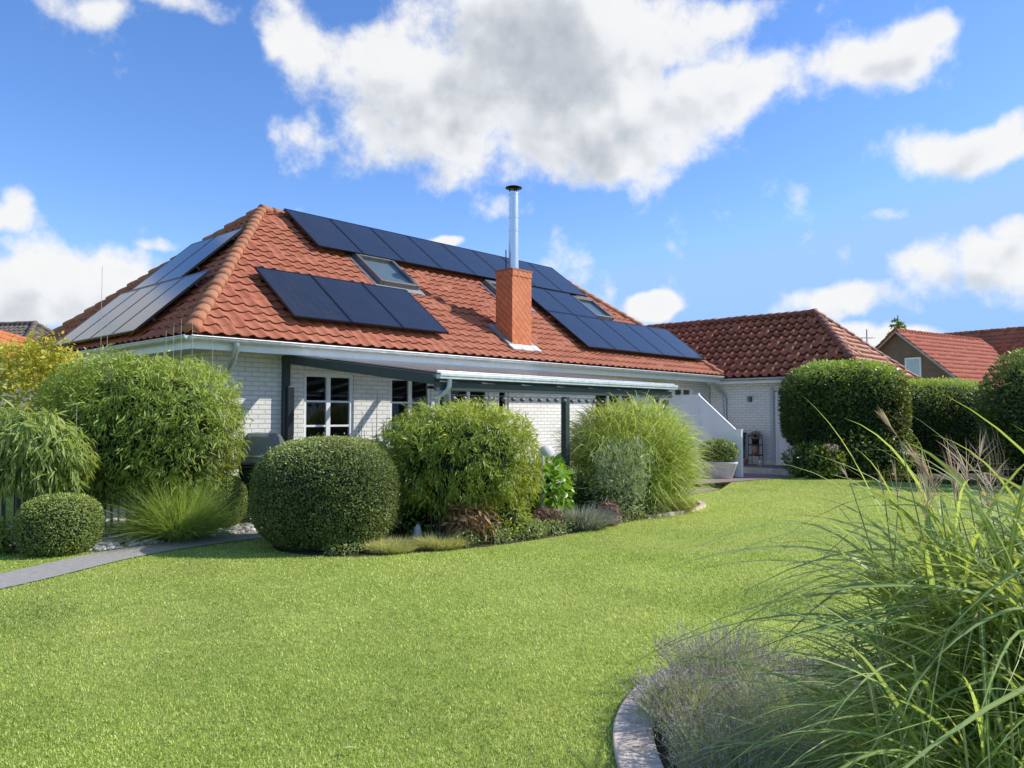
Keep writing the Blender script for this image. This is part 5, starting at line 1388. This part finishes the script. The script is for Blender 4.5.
# ------------------------------------------------------------------ lawn grass
def lawn():
    g = np.random.default_rng(600)
    def sample(n, y0, y1, power):
        # more blades where the picture shows them larger
        t = g.random(n); y = y0 * (y1 / y0) ** (t ** power)
        half = .72 * y + 1.2
        x = g.uniform(-1, 1, n) * half
        return np.stack([x, y], 1)
    def mask(P):
        ok = np.ones(len(P), bool)
        for poly in (path_poly, bed_poly, gravel_poly, patio_poly, hedge_bed, front_bed):
            ok &= ~inside(P, [(q[0], q[1]) for q in poly])
        # inside the houses
        d = P - np.array([OX, OY]); u = d @ np.array(D1[:2]); v = d @ np.array(D2[:2])
        ok &= ~((u > .3) & (v > -.0) & (u < 22)); ok &= ~((u > 16.2) & (v > -4.0)); ok &= ~((u > 14.8) & (v > -2.8))
        return ok
    def tone(P, patch, g):
        Q = np.concatenate([P, np.zeros((len(P), 1))], 1)
        fine = snoise(Q, 6.0, 611, 2); green = np.clip(snoise(Q + 40, 1.7, 612, 2) - .45, 0, 1)
        dry = np.clip(snoise(Q + 90, 1.1, 613, 3) - .25, 0, 1)
        sh = .60 + .22 * g.normal(size=len(P)) + .20 * patch + .16 * fine - .70 * green
        straw = g.random(len(P)) < (.05 + .36 * dry)
        return np.where(straw, g.uniform(.85, 1.0, len(P)), np.clip(sh, 0, .86))
    # kerb footprint
    kerb = np.array([(p.x, p.y) for p in front_in])
    def kmask(P):
        near = np.ones(len(P), bool)
        for k in kerb[4:]: near &= ((P - k) ** 2).sum(1) > .205 ** 2
        return near
    P = sample(560000, 2.6, 9.0, 1.0); P = P[mask(P)]; P = P[kmask(P)]
    n = len(P); y = P[:, 1]
    patch = snoise(np.concatenate([P, np.zeros((n, 1))], 1), .9, 601, 3) + .6 * snoise(np.concatenate([P, np.zeros((n, 1))], 1), .42, 640, 1)
    hgt = g.uniform(.010, .025, n) * (1 + .18 * patch); w = g.uniform(.0022, .0040, n) * np.maximum(1, y / 4.5)
    a = g.uniform(0, 6.283, n); le = np.abs(g.normal(size=n)) * .75
    D = np.stack([np.sin(le) * np.cos(a), np.sin(le) * np.sin(a), np.cos(le)], 1)
    S = np.stack([-np.sin(a + g.normal(size=n) * .6), np.cos(a + g.normal(size=n) * .6), np.zeros(n)], 1)
    B = np.concatenate([P, np.full((n, 1), .002)], 1)
    mid = B + D * (hgt * .55)[:, None]; tip = B + D * hgt[:, None] + np.stack([np.cos(a), np.sin(a), -.3 * np.ones(n)], 1) * (hgt * .30)[:, None]
    V = np.stack([B - S * w[:, None] * .5, B + S * w[:, None] * .5, mid + S * w[:, None] * .45, mid - S * w[:, None] * .45, tip], 1).reshape(-1, 3)
    k = (np.arange(n) * 5)[:, None]
    F = np.concatenate([k, k + 1, k + 2, k + 3, k + 3, k + 2, k + 4], 1).ravel()
    tot = np.tile(np.array([4, 3]), n)
    sh = tone(P, patch, g)
    o = np_mesh('lawn_grass', V, F, tot, M['lf_grass'], shade=np.repeat(sh, 5))
    tag(o, 'short mown lawn grass in the sun', 'grass', kind='stuff')
    P = sample(300000, 8.6, 24, 1.0); P = P[mask(P)]; n = len(P); y = P[:, 1]
    patch = snoise(np.concatenate([P, np.zeros((n, 1))], 1), .9, 601, 3) + .6 * snoise(np.concatenate([P, np.zeros((n, 1))], 1), .42, 640, 1)
    hgt = g.uniform(.014, .030, n) * (1 + .15 * patch); w = .0035 * y / 5 * g.uniform(.7, 1.3, n)
    a = g.uniform(0, 6.283, n); le = np.abs(g.normal(size=n)) * .7
    D = np.stack([np.sin(le) * np.cos(a), np.sin(le) * np.sin(a), np.cos(le)], 1); S = np.stack([-np.sin(a + .4), np.cos(a + .4), np.zeros(n)], 1)
    B = np.concatenate([P, np.full((n, 1), .002)], 1)
    V = np.stack([B - S * w[:, None] * .5, B + S * w[:, None] * .5, B + D * hgt[:, None]], 1).reshape(-1, 3)
    sh = tone(P, patch, g)
    o = np_mesh('lawn_grass', V, np.arange(n * 3), 3, M['lf_grass'], shade=np.repeat(sh, 3))
    tag(o, 'short mown lawn grass farther off by the beds', 'grass', kind='stuff')
lawn()

V_, F_ = leaf_arrays(np.array([[0, 0, .02]]), np.array([[1, .25, .05]]), np.array([[0, .2, 1.0]]), np.array([.085]), np.array([.035]), .1, .1)
fl = np_mesh('fallen_leaf', V_, F_, 3, M['lf_dry'], shade=np.array([.95] * 4)); fl.location = (-.80, 3.68, .018)
tag(fl, 'single pale fallen leaf lying on the near lawn', 'leaf')

# ------------------------------------------------------------------ foreground planting
def miscanthus(label, loc, n, seed, rb, ln, lean, az0=None, azs=1.0, wd=(.009, .017), droop=(.15, .5), zt=.75):
    g = np.random.default_rng(seed)
    r = thing('silver_grass', label, 'ornamental grass', loc)
    a = g.uniform(0, 6.283, n) if az0 is None else az0 + g.normal(size=n) * azs
    q = rb * np.sqrt(g.random(n)); b_ = g.uniform(0, 6.283, n)
    z0 = g.uniform(.0, zt, n)          # leaves leave the stems at different heights
    B = np.stack([q * np.cos(b_), q * np.sin(b_), z0], 1)
    B[:, 0] += np.cos(a) * z0 * .12; B[:, 1] += np.sin(a) * z0 * .12
    le = g.uniform(lean[0], lean[1], n)
    D = np.stack([np.sin(le) * np.cos(a), np.sin(le) * np.sin(a), np.cos(le)], 1)
    L_ = g.uniform(ln[0], ln[1], n)
    ribbons('blades', [M['lf_misc']], B, D, L_, g.uniform(wd[0], wd[1], n), g.uniform(droop[0], droop[1], n), r, 9, seed, curl=g.normal(size=n) * .08)
    k = int(n * .15); s_ = g.permutation(n)[:k]
    ribbons('dry_blades', [M['lf_dry']], B[s_], D[s_] + g.normal(size=(k, 3)) * .25, L_[s_] * .8, g.uniform(.004, .010, k), g.uniform(.4, 1.1, k), r, 8, seed + 50, curl=g.normal(size=k) * .25)
    mb = MB(); gg = random.Random(seed)
    for k in range(int(n / 14)):
        an = gg.uniform(0, 6.28); qq = rb * math.sqrt(gg.random()); x, y = qq * math.cos(an), qq * math.sin(an)
        zt = gg.uniform(.5, 1.0)
        mb.tube([(x, y, 0), (x * 1.2, y * 1.2, zt * .5), (x * 1.5 , y * 1.5, zt)], [.0045, .004, .003], 5)
    mb.build('stem', M['grass_stem'], r)
    return r
M['grass_stem'] = plain('grass_stem', (.30, .33, .13), .5, var=.3, scale=9)
sg = miscanthus('big foreground clump of striped silver grass with pinkish plumes', (1.98, 2.66, 0), 3000, 701, .50, (.5, 1.2), (.12, 1.28), droop=(.25, .9), wd=(.012, .025), zt=.98)
sg2 = miscanthus('arching silver grass blades at the bottom right corner, nearest the camera', (1.42, 2.15, 0), 800, 702, .32, (.40, .85), (.3, 1.35), droop=(.25, .7), wd=(.008, .016))
miscanthus('lower silver grass clump leaning over the lavender, left of the plumed one', (1.56, 2.80, 0), 520, 703, .26, (.35, .70), (.3, 1.4), droop=(.3, .8), wd=(.008, .015), zt=.5)
# plumes: stem foot and tip in metres, splay
def plume(root, foot, neck, tip, n, splay, seed, wid=.0036):
    n = int(n * 1.4)
    g = np.random.default_rng(seed)
    foot, neck, tip = (Vector(x) for x in (foot, neck, tip))
    mb = MB(); mb.tube([foot, foot.lerp(neck, .6) + Vector((.01, 0, .02)), neck], [.0038, .003, .0022], 6); st_ = mb.build('flower_stem', M['grass_stem'], root)
    ax = np.array(tip - neck); ln = np.linalg.norm(ax); ax = ax / ln
    tt = g.random(n) ** 1.3 * .45
    B = np.array(neck)[None] + ax[None] * (tt * ln)[:, None]
    D = unit(ax[None] + g.normal(size=(n, 3)) * splay)
    ribbons('plume', [M['lf_plume']], B, D, ln * g.uniform(.55, .95, n) * (1 - tt * .5), np.full(n, wid) * g.uniform(.7, 1.4, n), g.uniform(.0, .18, n), root, 5, seed)
for f_, n_, t_, cnt, sp_, sd2 in (
    ((-0.494, -0.01, 0.636), (-0.646, -0.01, 1.516), (-0.726, -0.01, 1.633), 16, 0.07, 1792),
    ((-0.432, 0.04, 0.618), (-0.485, 0.04, 1.319), (-0.599, 0.04, 1.521), 26, 0.12, 1813),
    ((-0.287, 0.14, 0.511), (-0.376, 0.14, 1.294), (-0.389, 0.14, 1.511), 18, 0.16, 1831),
    ((-0.621, 0.04, 0.652), (-0.798, 0.04, 1.368), (-0.839, 0.04, 1.438), 7, 0.10, 1739),
    ((-0.613, 0.24, 0.618), (-0.532, 0.24, 1.265), (-0.54, 0.24, 1.452), 8, 0.08, 1717),
    ((-0.295, 0.04, 0.55), (-0.387, 0.04, 1.34), (-0.402, 0.04, 1.567), 16, 0.62, 1843),
    ((-0.227, 0.09, 0.6), (-0.33, 0.09, 1.406), (-0.273, 0.09, 1.548), 12, 0.80, 1849),
    ((-0.539, 0.24, 0.582), (-0.581, 0.24, 1.283), (-0.604, 0.24, 1.433), 6, 0.10, 1735),
    ((-0.363, 0.29, 0.564), (-0.406, 0.29, 1.202), (-0.381, 0.29, 1.449), 22, 0.35, 1791)):
    plume(sg, f_, n_, t_, cnt, sp_, sd2)
gq = random.Random(88)
for k in range(9):
    x_, y_ = gq.uniform(-.35, .5), gq.uniform(-.1, .5); h_ = gq.uniform(1.15, 1.42)
    plume(sg, (x_ * .5, y_ * .5, .3), (x_, y_, h_), (x_ - gq.uniform(-.05, .10), y_ + gq.uniform(-.05, .05), h_ + gq.uniform(.14, .24)), gq.choice((8, 12, 16)), gq.choice((.12, .3, .55)), 860 + k)

# lavender
def lavender(label, loc, n, rx, ry, h, seed):
    g = np.random.default_rng(seed)
    r = thing('lavender', label, 'lavender', loc)
    a = g.uniform(0, 6.283, n); q = np.sqrt(g.random(n))
    B = np.stack([rx * q * np.cos(a) * .7, ry * q * np.sin(a) * .7, np.full(n, .03)], 1)
    le = q * .75 + g.normal(size=n) * .12
    D = np.stack([np.sin(le) * np.cos(a), np.sin(le) * np.sin(a), np.cos(le)], 1)
    ln = g.uniform(.65, 1.12, n) * h
    ribbons('stems', [M['lf_lav']], B, D, ln, np.full(n, .0042), np.full(n, .04), r, 4, seed)
    m = int(n * .42); T = B[:m] + D[:m] * ln[:m, None] * .99 + np.array([0, 0, -1]) * .04 * ln[:m, None]
    k = 14
    P = np.repeat(T, k, 0) - np.repeat(D[:m], k, 0) * (g.random(m * k) * .055)[:, None] + g.normal(size=(m * k, 3)) * .0035
    V, F = leaf_arrays(P, np.repeat(D[:m], k, 0) + g.normal(size=P.shape) * .8, unit(g.normal(size=P.shape)), np.full(len(P), .011), np.full(len(P), .0065))
    np_mesh('flower_spikes', V, F, 3, [M['lf_lavfl']], r, shade=np.repeat(g.random(len(P)), 4))
    # leafy base
    P, nn = ell_points(int(n * 9), (rx, ry, h * .55), 2.2, .7, .15, 8, seed + 3)
    P = P + np.array([0, 0, h * .25]); P = P[P[:, 2] > .015]; nn = unit(np.array([0, 0, 1.0]) + g.normal(size=P.shape) * .5)
    V, F = leaf_arrays(P, nn, unit(g.normal(size=P.shape)), g.uniform(.03, .055, len(P)), np.full(len(P), .0042)); np_mesh('foliage', V, F, 3, [M['lf_lav']], r, shade=np.repeat(g.random(len(P)), 4))
    return r
lavender('grey lavender clump overhanging the left of the stone edging', (.93, 4.02, 0), 900, .27, .32, .25, 901)
lavender('lavender clump farthest back beside the lawn edge', (1.22, 4.50, 0), 950, .32, .28, .33, 902)
lavender('lavender clump in shade under the silver grass', (1.42, 3.75, 0), 800, .32, .34, .38, 903)
lavender('lavender clump at the bottom of the picture beside the kerb', (.98, 3.40, 0), 850, .28, .36, .25, 904)

# ------------------------------------------------------------------ render settings
scene.view_settings.view_transform = 'Standard'; scene.view_settings.look = 'None'; scene.view_settings.exposure = 0
scene.render.engine = 'CYCLES'
scene.cycles.max_bounces = 6; scene.cycles.transparent_max_bounces = 12
